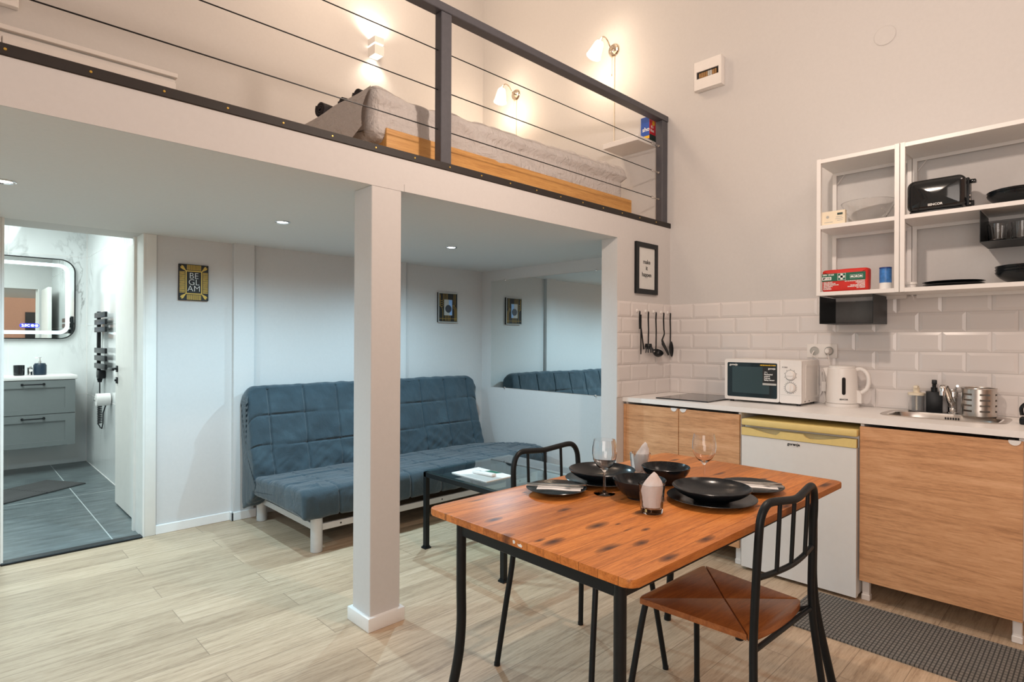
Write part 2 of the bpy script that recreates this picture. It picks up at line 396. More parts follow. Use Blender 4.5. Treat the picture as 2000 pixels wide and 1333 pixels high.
def thing(name, label, cat, loc=(0, 0, 0), rot=0.0, group=None):
    o = bpy.data.objects.new(name, None); o.empty_display_size = 0.05; C.objects.link(o)
    o.location = loc; o.rotation_euler = (0, 0, rot); return tag(o, label, cat, group)
def one(name, bm, mat, label, cat, loc=(0, 0, 0), rot=0.0, group=None, world=False, angle=35):
    """A thing that is one mesh; world=True: the mesh is in world coordinates."""
    o = obj(name, bm, mat, None, loc if world else None, angle); o.location = loc; o.rotation_euler = (0, 0, rot)
    return tag(o, label, cat, group)
def part(root, name, bm, mat, world=False, label=None, angle=35, shift=None):
    """world=True: bm holds world coordinates; the root's location is taken off (roots built so are not turned)."""
    top = root
    while top.parent is not None: top = top.parent
    o = obj(name, bm, mat, root, tuple(top.location) if world else shift, angle)
    if label: o['label'] = label
    return o
def struct(name, bm, mat, parent=None, angle=35):
    o = obj(name, bm, mat, parent, None, angle)
    if parent is None: o['kind'] = 'structure'
    return o
def copy_tree(o, parent=None):
    c = o.copy(); C.objects.link(c); c.parent = parent
    for ch in o.children: copy_tree(ch, c)
    return c
FACE_Y = Matrix(((1, 0, 0), (0, 0, -1), (0, 1, 0))).to_4x4()     # lettering on a wall that faces -Y
FACE_X = Matrix(((0, 0, -1), (-1, 0, 0), (0, 1, 0))).to_4x4()    # lettering on a wall that faces -X
def text_bm(s, size, at, face, align='CENTER', ext=0.0004, sx=1.0, spacing=1.0, line=1.0, bold=0.0):
    cu = bpy.data.curves.new('lettering', 'FONT'); cu.body = s; cu.size = size; cu.extrude = ext; cu.align_x = align; cu.align_y = 'CENTER'
    cu.resolution_u = 3; cu.space_character = spacing; cu.space_line = line; cu.offset = bold
    o = bpy.data.objects.new('lettering', cu); C.objects.link(o)
    dg = bpy.context.evaluated_depsgraph_get(); me = bpy.data.meshes.new_from_object(o.evaluated_get(dg))
    bm = BM(); bm.from_mesh(me)
    bpy.data.objects.remove(o); bpy.data.curves.remove(cu); bpy.data.meshes.remove(me)
    place(bm, Matrix.Translation(at) @ face @ Matrix.Diagonal((sx, 1, 1, 1)))
    return bm
def letter(root, s, size, at, face, mat='ink', world=True, name='lettering', **kw):
    return part(root, name, text_bm(s, size, at, face, **kw), mat, world)

# ------------------------------------------------------------------ the room
XK, YL, YB, ZS, ZF = 3.89, 2.31, 4.44, 1.996, 2.18      # kitchen wall, loft front, rear wall, soffit, loft floor
XL, YF, ZC = -1.7, -3.2, 5.0
struct('floor', box(XL, XK, YF, YB + 0.03, -0.1, 0.0), 'floor')
struct('floor_bathroom', box(-0.9, 1.09, YB + 0.03, 7.64, -0.1, 0.0), 'gtile')
struct('ceiling', box(XL, XK, YF, YB, ZC, ZC + 0.1), 'wall')
struct('wall_kitchen', box(XK, XK + 0.15, YF, YB + 0.28, -0.1, ZC), 'wall')
b = box(XL - 0.15, XL, YF, -1.9, -0.1, ZC); abox(b, XL - 0.15, XL, 0.7, YB + 0.28, -0.1, ZC); abox(b, XL - 0.15, XL, -1.9, 0.7, -0.1, 0.95); abox(b, XL - 0.15, XL, -1.9, 0.7, 2.95, ZC)
struct('wall_left', b, 'wall')
struct('wall_front', box(XL, XK, YF - 0.15, YF, -0.1, ZC), plain('warm_light_tint', (0.58, 0.40, 0.31, 1), 0.65, var=0.02))  # warm lamp light on this unseen wall is put into its base colour
struct('door_2', box(1.40, 2.25, YF, YF + 0.04, 0, 1.95, 0.004, 1), plain('dark_door', (0.02, 0.035, 0.045, 1), 0.4))
struct('added_window_1', ring(BM(), [(-1.9, 0.95), (0.7, 0.95), (0.7, 2.95), (-1.9, 2.95)], [(-1.83, 1.02), (0.63, 1.02), (0.63, 2.88), (-1.83, 2.88)], 'x', XL - 0.12, XL - 0.05), 'trimw')  # invented window frame, out of view, goes with the added side fill
DX0, DX1 = 0.231, 0.944
b = box(XL, DX0, YB, YB + 0.28, -0.1, ZC); abox(b, DX1, XK, YB, YB + 0.28, -0.1, ZC); abox(b, DX0, DX1, YB, YB + 0.28, ZS, ZC)
struct('wall_back', b, 'wall')
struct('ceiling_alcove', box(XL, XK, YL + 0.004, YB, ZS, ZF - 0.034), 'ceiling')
struct('beam', box(XL, XK, YL, YL + 0.004, ZS, ZF - 0.034), 'wall')
struct('floor_loft', box(XL, XK, YL + 0.002, YB, ZF - 0.034, ZF), 'floor')
struct('wall_nook', box(3.222, XK, YL, YL + 0.128, 0, ZS), 'wall')
struct('pillar', box(1.367, 1.523, YL, YL + 0.155, 0, ZS, 0.003, 1), 'wall')
struct('baseboard_pillar', box(1.349, 1.541, YL - 0.018, YL + 0.173, 0, 0.062, 0.004, 2), 'trimw')
b = BM()
for x0, x1 in ((XL, 1.352), (1.538, 3.222)): abox(b, x0, x1, YL - 0.003, YL, ZS, ZS + 0.034)
struct('trim_1', b, 'wall')
for i, (x0, x1) in enumerate(((1.489, 1.632), (2.80, 2.954))):
    struct('pilaster_%d' % (i + 1), box(x0, x1, YB - 0.04, YB, 0, ZS), 'wall')
b = box(1.009, 1.474, YB - 0.015, YB, 0, 0.062, 0.003, 1); abox(b, 1.474, 1.647, YB - 0.055, YB - 0.04, 0, 0.062, 0.003, 1)
abox(b, 1.474, 1.489, YB - 0.055, YB, 0, 0.062, 0.003, 1); abox(b, 1.632, XK, YB - 0.015, YB, 0, 0.062, 0.003, 1)
struct('baseboard_back', b, 'trimw')
struct('baseboard_side', box(XK - 0.015, XK, YL + 0.128, YB - 0.015, 0, 0.062, 0.003, 1), 'trimw')
# loft edge trim with its screws
tr = struct('trim_2', box(XL, XK, YL - 0.006, YL + 0.002, 2.147, ZF + 0.003, 0.002, 1), 'edge')
for k in range(22):
    x = -0.083 + k * 0.2095
    if x < XK - 0.03: obj('screw', lathe(BM(), [(0.0045, 0), (0.0035, 0.0025), (0, 0.0025)], 10, (0, 0, 0), 'y'), 'gold', tr).matrix_local = Matrix.Translation((x, YL - 0.006, 2.165)) @ Matrix.Rotation(PI, 4, 'Z')
# bathroom shell
struct('wall_bathroom_back', box(-0.9, 1.09, 7.64, 7.8, -0.1, 2.6), 'marble')
struct('wall_bathroom_side', box(1.09, 1.2, YB + 0.28, 7.8, -0.1, 2.6), 'marble')
struct('wall_bathroom_left', box(-1.05, -0.9, YB + 0.28, 7.8, -0.1, 2.6), 'marble')
struct('ceiling_bathroom', box(-0.9, 1.09, YB + 0.28, 7.64, 2.55, 2.65), 'wall')
b = BM()
for z in (0.72, 1.445, 2.17): abox(b, 1.0885, 1.0901, YB + 0.3, 7.64, z - 0.002, z + 0.002); abox(b, -0.9, 1.09, 7.6385, 7.6401, z - 0.002, z + 0.002)
for x in (-0.25, 0.45): abox(b, x - 0.002, x + 0.002, 7.6385, 7.6401, 0, 2.55)
abox(b, 1.083, 1.0899, 7.633, 7.6399, 0, 2.55); abox(b, 1.086, 1.0899, YB + 0.3, 7.64, 0, 0.006)
struct('trim_3', b, 'white')
# door: casing, lining, leaf
b = box(DX1, DX1 + 0.065, YB - 0.014, YB, 0, ZS, 0.004, 2); abox(b, DX0 - 0.065, DX0, YB - 0.014, YB, 0, ZS, 0.004, 2)
abox(b, DX1 - 0.012, DX1, YB - 0.014, YB + 0.28, 0, ZS); abox(b, DX0, DX0 + 0.012, YB - 0.014, YB + 0.28, 0, ZS); abox(b, DX1 - 0.026, DX1 - 0.012, YB + 0.18, YB + 0.22, 0, ZS)
struct('trim_4', b, 'casing')
struct('trim_5', box(DX0, DX1 - 0.012, YB - 0.03, YB + 0.04, 0, 0.014, 0.004, 1), 'blackp')
d = struct('door_1', box(0.968, 1.008, 4.745, 5.49, 0.012, ZS - 0.012, 0.003, 1), 'casing')
hb = BM()
abox(hb, 0.960, 0.968, 5.395, 5.445, 1.045, 1.095, 0.003); cyl(hb, (0.918, 5.42, 1.07), 0.009, 0.045, 'x', 14); abox(hb, 0.912, 0.928, 5.30, 5.43, 1.06, 1.08, 0.003)
abox(hb, 0.960, 0.968, 5.395, 5.445, 0.955, 1.005, 0.003); cyl(hb, (0.95, 5.42, 0.98), 0.008, 0.012, 'x', 12)
obj('door_handle', hb, 'blackp', d)
# wall tiles: bevelled blocks laid in a running bond
def tiles(name, axis, a0, a1, fixed, rows, first):
    g = BM(); TW, TH, J, D = 0.2105, 0.1085, 0.0030, 0.007; z0 = 0.925
    for r in range(rows):
        z = z0 + r * TH; o = a0 + first + (TW / 2 if r % 2 else 0) - TW
        while o < a1:
            s, e = max(o, a0), min(o + TW, a1); o += TW
            if e - s < 0.012: continue
            s += J / 2; e -= J / 2; q = [(s, z + J / 2), (e, z + J / 2), (e, z + TH - J / 2), (s, z + TH - J / 2)]
            i = min(0.016, (e - s) * 0.3); p = [(s + i, z + J / 2 + 0.015), (e - i, z + J / 2 + 0.015), (e - i, z + TH - J / 2 - 0.015), (s + i, z + TH - J / 2 - 0.015)]
            def P(u, dd): return (fixed - dd, u[0], u[1]) if axis == 'x' else (u[0], fixed - dd, u[1])
            L0 = [g.verts.new(P(u, 0.0)) for u in q]; L1 = [g.verts.new(P(u, 0.003)) for u in q]; L2 = [g.verts.new(P(u, D)) for u in p]
            for A, B in ((L0, L1), (L1, L2)):
                for k in range(4): g.faces.new((A[k], A[(k + 1) % 4], B[(k + 1) % 4], B[k]))
            g.faces.new(L2)
    return struct(name, g, 'tile', None, 10)
tiles('trim_6', 'x', 0.10, 2.3095, XK - 0.001, 6, 0.02)
tiles('trim_7', 'y', 3.2225, XK, YL - 0.001, 6, 0.05)
struct('trim_8', box(XK - 0.002, XK, 0.10, YL, 0.925, 1.576), 'grout'); struct('trim_9', box(3.2225, XK, YL - 0.002, YL, 0.925, 1.576), 'grout')
# recessed downlights in the alcove ceiling
for i, (x, y) in enumerate(((0.185, 3.41), (1.425, 3.41), (2.70, 3.43))):
    lb = ['downlight in the alcove ceiling near the bathroom doorway', 'middle recessed downlight of the alcove ceiling, between sofa and bathroom door', 'recessed downlight in the alcove ceiling beside the big wall mirror'][i]
    t = thing('downlight', lb, 'ceiling light', (x, y, ZS), 0, 'alcove downlights')
    part(t, 'bezel', lathe(BM(), [(0.030, -0.0005), (0.042, -0.0005), (0.044, -0.003), (0.040, -0.006), (0.031, -0.004)], 32, closed=True), 'chrome')
    part(t, 'lens', lathe(BM(), [(0, -0.002), (0.0305, -0.002), (0.0305, -0.0005), (0, -0.0005)], 32), 'led')
for i, x in enumerate((-1.1, 0.185, 1.425, 2.70)):
    light('downlight_beam', 'SPOT', (x, 3.42, ZS - 0.02), 78, (0.54, 0.84, 1.0), 0.02, math.radians(166), 0.8)
light('bathroom_light', 'AREA', (0.15, 6.2, 2.53), 54, (0.88, 1.0, 0.98), 0.9, size_y=1.6, aim=(0, 0, -1))

# ------------------------------------------------------------------ bathroom things
v = thing('vanity_unit', 'grey wall-hung vanity with two drawers under the bathroom mirror', 'vanity', (0.50, 7.40, 0.257))
part(v, 'cabinet', box(0.10, 0.93, 7.19, 7.636, 0.257, 0.905), 'door_in', True)
for z0, z1 in ((0.262, 0.572), (0.578, 0.900)):
    f = box(0.10, 0.93, 7.176, 7.19, z0, z1); abox(f, 0.16, 0.85, 7.166, 7.176, z0, z0 + 0.05); abox(f, 0.16, 0.85, 7.166, 7.176, z1 - 0.07, z1)
    abox(f, 0.10, 0.16, 7.166, 7.176, z0, z1); abox(f, 0.85, 0.93, 7.166, 7.176, z0, z1)
    dr = part(v, 'drawer', f, 'door_in', True)
    zc = z1 - 0.035; h = tube(BM(), fillet([(0.525, 7.166, zc), (0.525, 7.138, zc), (0.685, 7.138, zc), (0.685, 7.166, zc)], 0.015), 0.006, 8)
    cyl(h, (0.525, 7.160, zc), 0.012, 0.006, 'y', 12); cyl(h, (0.685, 7.160, zc), 0.012, 0.006, 'y', 12)
    part(dr, 'handle', h, 'blackp', True)
part(v, 'basin_top', box(0.08, 0.95, 7.16, 7.638, 0.905, 0.945, 0.008), 'white', True)
m = thing('led_mirror', 'black rimmed bathroom mirror with rounded corners and a lit border', 'mirror', (0.4, 7.637, 1.3))
O_ = rrect(-0.30, 0.985, 1.30, 2.13, 0.13, 8); I_ = rrect(-0.29, 0.975, 1.31, 2.12, 0.12, 8)
part(m, 'rim', ring(BM(), O_, I_, 'y', 7.60, 7.636), 'blackp', True)
part(m, 'mirror_glass', prism(BM(), rrect(-0.291, 0.976, 1.309, 2.121, 0.12, 8), 'y', 7.608, 7.632), 'mirror', True)
part(m, 'light_band', ring(BM(), rrect(-0.25, 0.935, 1.35, 2.08, 0.09, 8), rrect(-0.215, 0.90, 1.385, 2.045, 0.06, 8), 'y', 7.606, 7.6075), 'ledband', True)
dp = part(m, 'display', prism(BM(), rrect(0.535, 0.690, 1.415, 1.455, 0.019, 6), 'y', 7.606, 7.6075), 'bluelcd', True)
part(dp, 'lettering', text_bm('2:5C', 0.034, (0.582, 7.6055, 1.435), FACE_Y, bold=0.0008), 'whitelcd', True)
for x in (0.636, 0.668):
    part(dp, 'icon', lathe(lathe(BM(), [(0.010, 0), (0.013, 0), (0.013, -0.001), (0.010, -0.001)], 16, (x, 7.6055, 1.435), 'y', True), [(0.0, 0), (0.005, 0), (0.005, -0.001), (0, -0.001)], 12, (x, 7.6055, 1.435), 'y'), 'whitelcd', True)
one('tumbler', lathe(BM(), [(0, 0), (0.035, 0), (0.042, 0.006), (0.044, 0.10), (0.040, 0.10), (0.038, 0.012), (0, 0.01)], 24), 'gloss', 'glossy black cup on the bathroom washbasin', 'cup', (0.515, 7.36, 0.945))
t = thing('basin_tap', 'short chrome tap between the black cup and soap dispenser', 'tap', (0.600, 7.42, 0.945))
part(t, 'body', cyl(cyl(BM(), (0, 0, 0), 0.024, 0.075, bev=0.003), (0, -0.01, 0.045), 0.014, 0.001), 'chrome')
part(t, 'spout', tube(BM(), [(0, 0, 0.05), (0, -0.05, 0.058), (0, -0.10, 0.048)], 0.013, 10), 'chrome')
part(t, 'lever', box(-0.010, 0.010, -0.06, 0.02, 0.076, 0.090, 0.004), 'chrome')
t = thing('soap_dispenser', 'dark bathroom soap dispenser with a chrome pump on the washbasin', 'soap dispenser', (0.675, 7.38, 0.945))
part(t, 'bottle', lathe(BM(), [(0, 0), (0.046, 0), (0.052, 0.008), (0.052, 0.095), (0.042, 0.115), (0.016, 0.118), (0, 0.118)], 24), 'navy')
part(t, 'pump', tube(cyl(cyl(BM(), (0, 0, 0.118), 0.014, 0.02), (0, 0, 0.138), 0.006, 0.03), [(0.012, 0, 0.172), (0, 0, 0.174), (-0.034, 0, 0.166)], 0.006, 8), 'chrome')
t = thing('towel_rail', 'black heated towel rail on the marble bathroom wall', 'towel rail', (1.09, 6.5, 1.0))
part(t, 'upright', box(1.045, 1.075, 6.76, 6.80, 1.00, 1.565, 0.004), 'blackp', True)
for z in (1.10, 1.48): part(t, 'bracket', cyl(BM(), (1.07, 6.78, z), 0.012, 0.02, 'x', 10), 'blackp', True)
for z in (1.525, 1.46, 1.39, 1.195, 1.125, 1.05): part(t, 'bar', box(1.025, 1.045, 6.28, 6.79, z - 0.024, z + 0.024, 0.003), 'blackp', True)
t = thing('hair_dryer', 'black hair dryer in a wall holder with coiled cord below the towel rail', 'hair dryer', (1.07, 6.66, 0.92))
part(t, 'holder', box(1.03, 1.089, 6.60, 6.72, 0.93, 1.01, 0.012), 'blackp', True)
part(t, 'nozzle', lathe(BM(), [(0.0, 0.895), (0.016, 0.895), (0.024, 0.93), (0, 0.93)], 14, (1.05, 6.66, 0)), 'blackp', True)
cp = [(1.05, 6.66, 0.90), (1.05, 6.66, 0.74)] + [(1.05 + 0.016 * math.cos(a * PI / 4), 6.66 + 0.016 * math.sin(a * PI / 4), 0.73 - a * 0.0021) for a in range(110)] + [(1.05, 6.62, 0.47), (1.05, 6.55, 0.47), (1.05, 6.50, 0.52), (1.05, 6.49, 0.62), (1.07, 6.47, 0.70)]
part(t, 'cord', tube(BM(), cp, 0.0055, 6), 'blackp', True)
t = thing('toilet_roll', 'white toilet roll on a holder beside the dryer cord', 'toilet roll', (1.03, 6.36, 0.755))
part(t, 'roll', lathe(BM(), [(0.02, -0.055), (0.056, -0.055), (0.056, 0.05), (0.02, 0.05)], 28, (0, 0, 0), 'x', True), 'paper')
part(t, 'holder', tube(BM(), [(-0.07, 0, 0), (0.06, 0, 0)], 0.012, 10), 'chrome')
b = box(-0.35, 0.35, -0.22, 0.22, 0, 0.012, 0.004)
one('bath_mat', b, 'bathmat', 'dark rectangular mat on the grey bathroom floor', 'bath mat', (0.50, 6.42, 0.0), math.radians(33))

# ------------------------------------------------------------------ pictures, mirror, wall fittings
def frame_y(name, label, cat, x0, x1, z0, z1, y, depth, mat): return thing(name, label, cat, ((x0 + x1) / 2, y, (z0 + z1) / 2))
t = frame_y('wall_plaque', 'black and gold plaque lettered BE GLAM on the wall beside the doorway', 'wall plaque', 1.139, 1.326, 1.570, 1.818, YB, 0.02, 'ink')
x0, x1, z0, z1, y = 1.139, 1.326, 1.570, 1.818, YB - 0.018
part(t, 'board', box(x0, x1, y, YB, z0, z1, 0.002, 1), 'ink', True)
xi0, xi1, zi0, zi1 = 1.187, 1.278, 1.620, 1.768
part(t, 'gold_border', ring(BM(), [(xi0 - 0.007, zi0 - 0.007), (xi1 + 0.007, zi0 - 0.007), (xi1 + 0.007, zi1 + 0.007), (xi0 - 0.007, zi1 + 0.007)], [(xi0, zi0), (xi1, zi0), (xi1, zi1), (xi0, zi1)], 'y', y - 0.0012, y), 'gold', True)
b = BM()
for k in range(13):
    u = xi0 + 0.002 + k * (xi1 - xi0 - 0.006) / 12
    for q0, q1 in ((z0 + 0.004, zi0 - 0.011), (zi1 + 0.011, z1 - 0.004)): abox(b, u, u + 0.0035, y - 0.001, y, q0, q1)
for k in range(19):
    u = zi0 + 0.002 + k * (zi1 - zi0 - 0.008) / 18
    for q0, q1 in ((x0 + 0.004, xi0 - 0.011), (xi1 + 0.011, x1 - 0.004)): abox(b, q0, q1, y - 0.001, y, u, u + 0.0042)
part(t, 'gold_stripe_pattern', b, 'gold', True)
for sx, sz, cx, cz in ((-1, 1, xi0, zi1), (1, 1, xi1, zi1), (-1, -1, xi0, zi0), (1, -1, xi1, zi0)):
    pl = [(cx, cz), (cx + sx * 0.034, cz + sz * 0.018), (cx + sx * 0.041, cz + sz * 0.030), (cx + sx * 0.033, cz + sz * 0.031), (cx + sx * 0.032, cz + sz * 0.041), (cx + sx * 0.022, cz + sz * 0.038)]
    part(t, 'gold_fan', prism(BM(), pl, 'y', y - 0.001, y), 'gold', True)
for s, zz in (('BE', 1.738), ('GL', 1.694), ('AM', 1.650)): letter(t, s, 0.058, (1.2325, y - 0.0006, zz), FACE_Y, 'whiteink', bold=-0.001)
t = frame_y('framed_print', 'art deco print with a round mirror motif beside the wall mirror', 'picture', 3.327, 3.560, 1.474, 1.757, YB, 0.02, 'ink')
x0, x1, z0, z1, y = 3.327, 3.560, 1.474, 1.757, YB - 0.02
part(t, 'board', box(x0, x1, y, YB, z0, z1, 0.002, 1), 'ink', True)
part(t, 'frame', ring(BM(), [(x0, z0), (x1, z0), (x1, z1), (x0, z1)], [(x0 + 0.008, z0 + 0.008), (x1 - 0.008, z0 + 0.008), (x1 - 0.008, z1 - 0.008), (x0 + 0.008, z1 - 0.008)], 'y', y - 0.003, y), 'greyp', True)
g = BM(); Wd, Hd = x1 - x0, z1 - z0
def line(pts, r=0.0015): tube(g, [(x0 + u * Wd, y, z0 + w_ * Hd) for u, w_ in pts], r, 6)
def arc(cu, cv, ru, rv, a0, a1): return [(cu + ru * math.cos(math.radians(a0 + (a1 - a0) * k / 10)), cv + rv * math.sin(math.radians(a0 + (a1 - a0) * k / 10))) for k in range(11)]
for k in range(4): line([(0.07 + k * 0.01, 0.95 - 0.02 * k)] * 1 + arc(0.17, 0.78 - 0.065 * k, 0.085, 0.06, 180, 360) if k else [(0.085, 0.96)] + arc(0.17, 0.78, 0.085, 0.06, 180, 360) + [(0.255, 0.96)])
for u in (0.33, 0.40, 0.47): line([(u, 0.77), (u, 0.96)])
for k, u in enumerate((0.80, 0.87)): line([(u, 0.96), (u, 0.62), (u - 0.05, 0.56)])
for k in range(3): line(arc(0.74, 0.36, 0.10 + 0.05 * k, 0.14 + 0.04 * k, 90, 0) + [(0.84 + 0.05 * k, 0.05)])
line(arc(0.06, 0.36, 0.17, 0.20, 90, 0) + [(0.23, 0.05)])
line([(0.05, 0.13), (0.95, 0.13)])
for u in (0.36, 0.44, 0.52, 0.60): line([(u, 0.05), (u, 0.24)])
part(t, 'gold_line_pattern', g, 'gold', True)
part(t, 'centre_panel', box(x0 + 0.29 * Wd, x0 + 0.70 * Wd, y - 0.004, y, z0 + 0.24 * Hd, z0 + 0.77 * Hd), 'greyp', True)
part(t, 'pale_stripe', prism(BM(), [(x0 + u * Wd, z0 + w_ * Hd) for u, w_ in ((0.56, 0.25), (0.69, 0.25), (0.69, 0.76), (0.52, 0.76), (0.52, 0.6), (0.60, 0.5))], 'y', y - 0.005, y - 0.004), 'bluep', True)
part(t, 'round_motif', lathe(lathe(BM(), [(0.033, -0.0062), (0.037, -0.0062), (0.037, -0.004), (0.033, -0.004)], 28, (x0 + 0.5 * Wd, y, z0 + 0.46 * Hd), 'y', True), [(0, -0.0056), (0.032, -0.0056), (0.032, -0.004), (0, -0.004)], 28, (x0 + 0.5 * Wd, y, z0 + 0.46 * Hd), 'y'), 'navy', True)
t = frame_y('framed_quote', 'narrow black frame reading make it happen above the hanging utensils', 'picture', 3.424, 3.697, 1.636, 1.996, YL, 0.02, 'ink')
x0, x1, z0, z1 = 3.424, 3.697, 1.636, 1.996
fo = [(x0, z0), (x1, z0), (x1, z1), (x0, z1)]; fi = [(x0 + 0.034, z0 + 0.034), (x1 - 0.034, z0 + 0.034), (x1 - 0.034, z1 - 0.034), (x0 + 0.034, z1 - 0.034)]
part(t, 'frame', ring(BM(), fo, fi, 'y', YL - 0.018, YL), 'blackp', True)
part(t, 'print', box(x0 + 0.033, x1 - 0.033, YL - 0.010, YL - 0.002, z0 + 0.033, z1 - 0.033), 'paper', True)
for s, zz in (('make', 1.862), ('it', 1.818), ('happen', 1.772)): letter(t, s, 0.042, (3.561, YL - 0.0106, zz), FACE_Y, 'ink', bold=0.0008)
part(t, 'pane', box(x0 + 0.033, x1 - 0.033, YL - 0.013, YL - 0.012, z0 + 0.033, z1 - 0.033), 'paneclear', True)
t = thing('wall_mirror', 'large frameless mirror clipped to the alcove wall above the sofa end', 'mirror', (XK, 3.4, 1.37))
part(t, 'mirror_glass', box(XK - 0.006, XK - 0.001, 2.47, 4.295, 0.850, 1.890), 'mirror', True)
for yy, zz in ((4.10, 0.847), (4.10, 1.893), (3.0, 0.847), (3.0, 1.893)): part(t, 'clip', box(XK - 0.012, XK, yy - 0.006, yy + 0.006, zz - 0.008, zz + 0.008, 0.002), 'chrome', True)
t = thing('fuse_box', 'white fuse box with exposed switches high on the kitchen wall', 'fuse box', (XK, 1.985, 3.09))
part(t, 'housing', box(3.842, XK, 1.885, 2.087, 3.088, 3.287, 0.004), 'plastic', True)
part(t, 'cover', ring(BM(), [(1.885, 3.088), (2.087, 3.088), (2.087, 3.287), (1.885, 3.287)], [(1.905, 3.165), (2.070, 3.165), (2.070, 3.215), (1.905, 3.215)], 'x', 3.830, 3.842), 'plastic', True)
part(t, 'recess', box(3.8405, 3.842, 1.905, 2.070, 3.165, 3.215), 'ink', True)
for k in range(8): part(t, 'switch', box(3.832, 3.841, 1.922 + k * 0.0165, 1.936 + k * 0.0165, 3.168, 3.203, 0.001, 1), 'greyp' if k in (2, 3) else 'fuse', True)
one('vent_cover', lathe(BM(), [(0, 0), (0.054, 0), (0.056, -0.002), (0.053, -0.005), (0, -0.006)], 36, (0, 0, 0), 'x'), 'wall', 'round blank disc set flush high on the kitchen wall', 'wall disc', (XK, 0.922, 3.075))
t = thing('wall_box', 'white box on the loft wall above the dresser', 'wall box', (0.05, YB, 3.24))
part(t, 'housing', box(-0.45, 0.30, YB - 0.05, YB, 3.205, 3.75, 0.006), 'plastic', True)
part(t, 'panel', box(-0.42, 0.27, YB - 0.056, YB - 0.05, 3.235, 3.72, 0.003), 'plastic', True)
t = thing('socket', 'double white wall socket above the microwave and kettle', 'socket', (XK - 0.007, 1.248, 1.247))
part(t, 'plate', box(XK - 0.016, XK - 0.004, 1.162, 1.335, 1.204, 1.290, 0.003), 'plastic', True)
for yy in (1.290, 1.207): part(t, 'outlet', lathe(BM(), [(0.026, -0.0005), (0.027, -0.003), (0.024, -0.003), (0.022, 0.006), (0, 0.006), (0, 0.007), (0.026, 0.007)], 24, (XK - 0.016, yy, 1.247), 'x'), 'greyp', True)

# ------------------------------------------------------------------ loft
t = thing('loft_railing', 'dark grey railing with steel cables along the loft edge', 'railing', (2.6, YL + 0.045, ZF))
ZR = 2.9885
for x0, x1 in ((1.768, 1.834), (3.812, 3.887)): part(t, 'post', box(x0, x1, YL + 0.022, YL + 0.076, ZF + 0.001, ZR - 0.042, 0.003, 1), 'rail', True)
b = box(XL + 0.01, 3.887, YL + 0.016, YL + 0.082, ZR - 0.042, ZR, 0.003, 1); part(t, 'handrail', b, 'rail', True)
for z in (2.757, 2.559, 2.361):
    part(t, 'cable', tube(BM(), [(XL + 0.01, YL + 0.05, z), (3.71, YL + 0.05, z)], 0.003, 6), 'blackp', True)
    b = tube(BM(), fillet([(3.70, YL + 0.05, z), (3.715, YL + 0.05, z + 0.008), (3.735, YL + 0.05, z + 0.008), (3.75, YL + 0.05, z), (3.735, YL + 0.05, z - 0.008), (3.715, YL + 0.05, z - 0.008), (3.70, YL + 0.05, z)], 0.004), 0.0018, 6)
    tube(b, fillet([(3.745, YL + 0.05, z), (3.76, YL + 0.058, z), (3.785, YL + 0.058, z), (3.795, YL + 0.05, z), (3.785, YL + 0.042, z), (3.76, YL + 0.042, z), (3.745, YL + 0.05, z)], 0.004), 0.0018, 6)
    tube(b, [(3.79, YL + 0.05, z), (3.815, YL + 0.05, z)], 0.0022, 6); cyl(b, (3.806, YL + 0.05, z), 0.008, 0.006, 'x', 12)
    part(t, 'turnbuckle', b, 'steel', True)
t = thing('dresser', 'long low white dresser against the loft wall', 'dresser', (0.2, 4.22, ZF))
part(t, 'carcass', box(-0.60, 1.010, 4.02, 4.435, ZF, 2.895), 'white', True)
part(t, 'dresser_top', box(-0.61, 1.020, 4.0, 4.438, 2.905, 2.93, 0.002, 1), 'white', True)
part(t, 'recess_strip', box(-0.60, 1.005, 4.03, 4.435, 2.893, 2.906), 'greyp', True)
for x0, x1 in ((-0.60, 0.203), (0.209, 1.010)):
    for z0, z1 in ((2.20, 2.42), (2.425, 2.645), (2.65, 2.870)): part(t, 'drawer', box(x0, x1, 4.002, 4.02, z0, z1, 0.002, 1), 'white', True)
t = thing('bed', 'low oak bed frame on the loft floor', 'bed', (2.6, 3.3, ZF))
part(t, 'side_board', box(1.56, 3.665, 2.50, 2.525, ZF + 0.001, 2.352, 0.002, 1), 'bedoak', True)
part(t, 'side_board', box(1.56, 3.665, 4.10, 4.125, ZF + 0.001, 2.352, 0.002, 1), 'bedoak', True)
part(t, 'foot_board', box(1.56, 1.585, 2.525, 4.10, ZF + 0.001, 2.352, 0.002, 1), 'bedoak', True)
part(t, 'head_board', box(3.64, 3.665, 2.525, 4.10, ZF + 0.001, 2.352, 0.002, 1), 'bedoak', True)
part(t, 'slat_base', box(1.585, 3.64, 2.525, 4.10, 2.25, 2.29), 'bedoak', True)
def nz(x, y, z, s): return noise.noise(Vector((x * s, y * s, z * s)))
def bed_disp(x, p, s, n):
    d = 0.010 * nz(x, p.x, p.y, 3.0) + 0.008 * nz(x * 3.2 + p.y * 4, p.x, p.y, 5)
    if p.x < 2.6: d += 0.020 * abs(nz(x * 9 + p.y * 16, 3.1, p.y * 1.5, 1.0)) - 0.007 * math.exp(-((p.y - 2.505) / 0.010) ** 2)
    if p.y > 2.48: d += 0.035 * max(0, 1 - (x - 1.5) / 0.25) * math.exp(-((p.x - 2.56) / 0.12) ** 2) + 0.05 * max(0, (x - 1.6) / 1.9) * (1 if p.x < 4 else 0)
    return d
pr = resample(rrect(2.515, 4.115, 2.30, 2.535, 0.05, 5), 0.02)
xs = [1.49 + 2.085 * k / 130 for k in range(131)]
t = thing('mattress', 'thick mattress in a creased white sheet on the oak bed frame', 'mattress', (2.53, 3.3, 2.291))
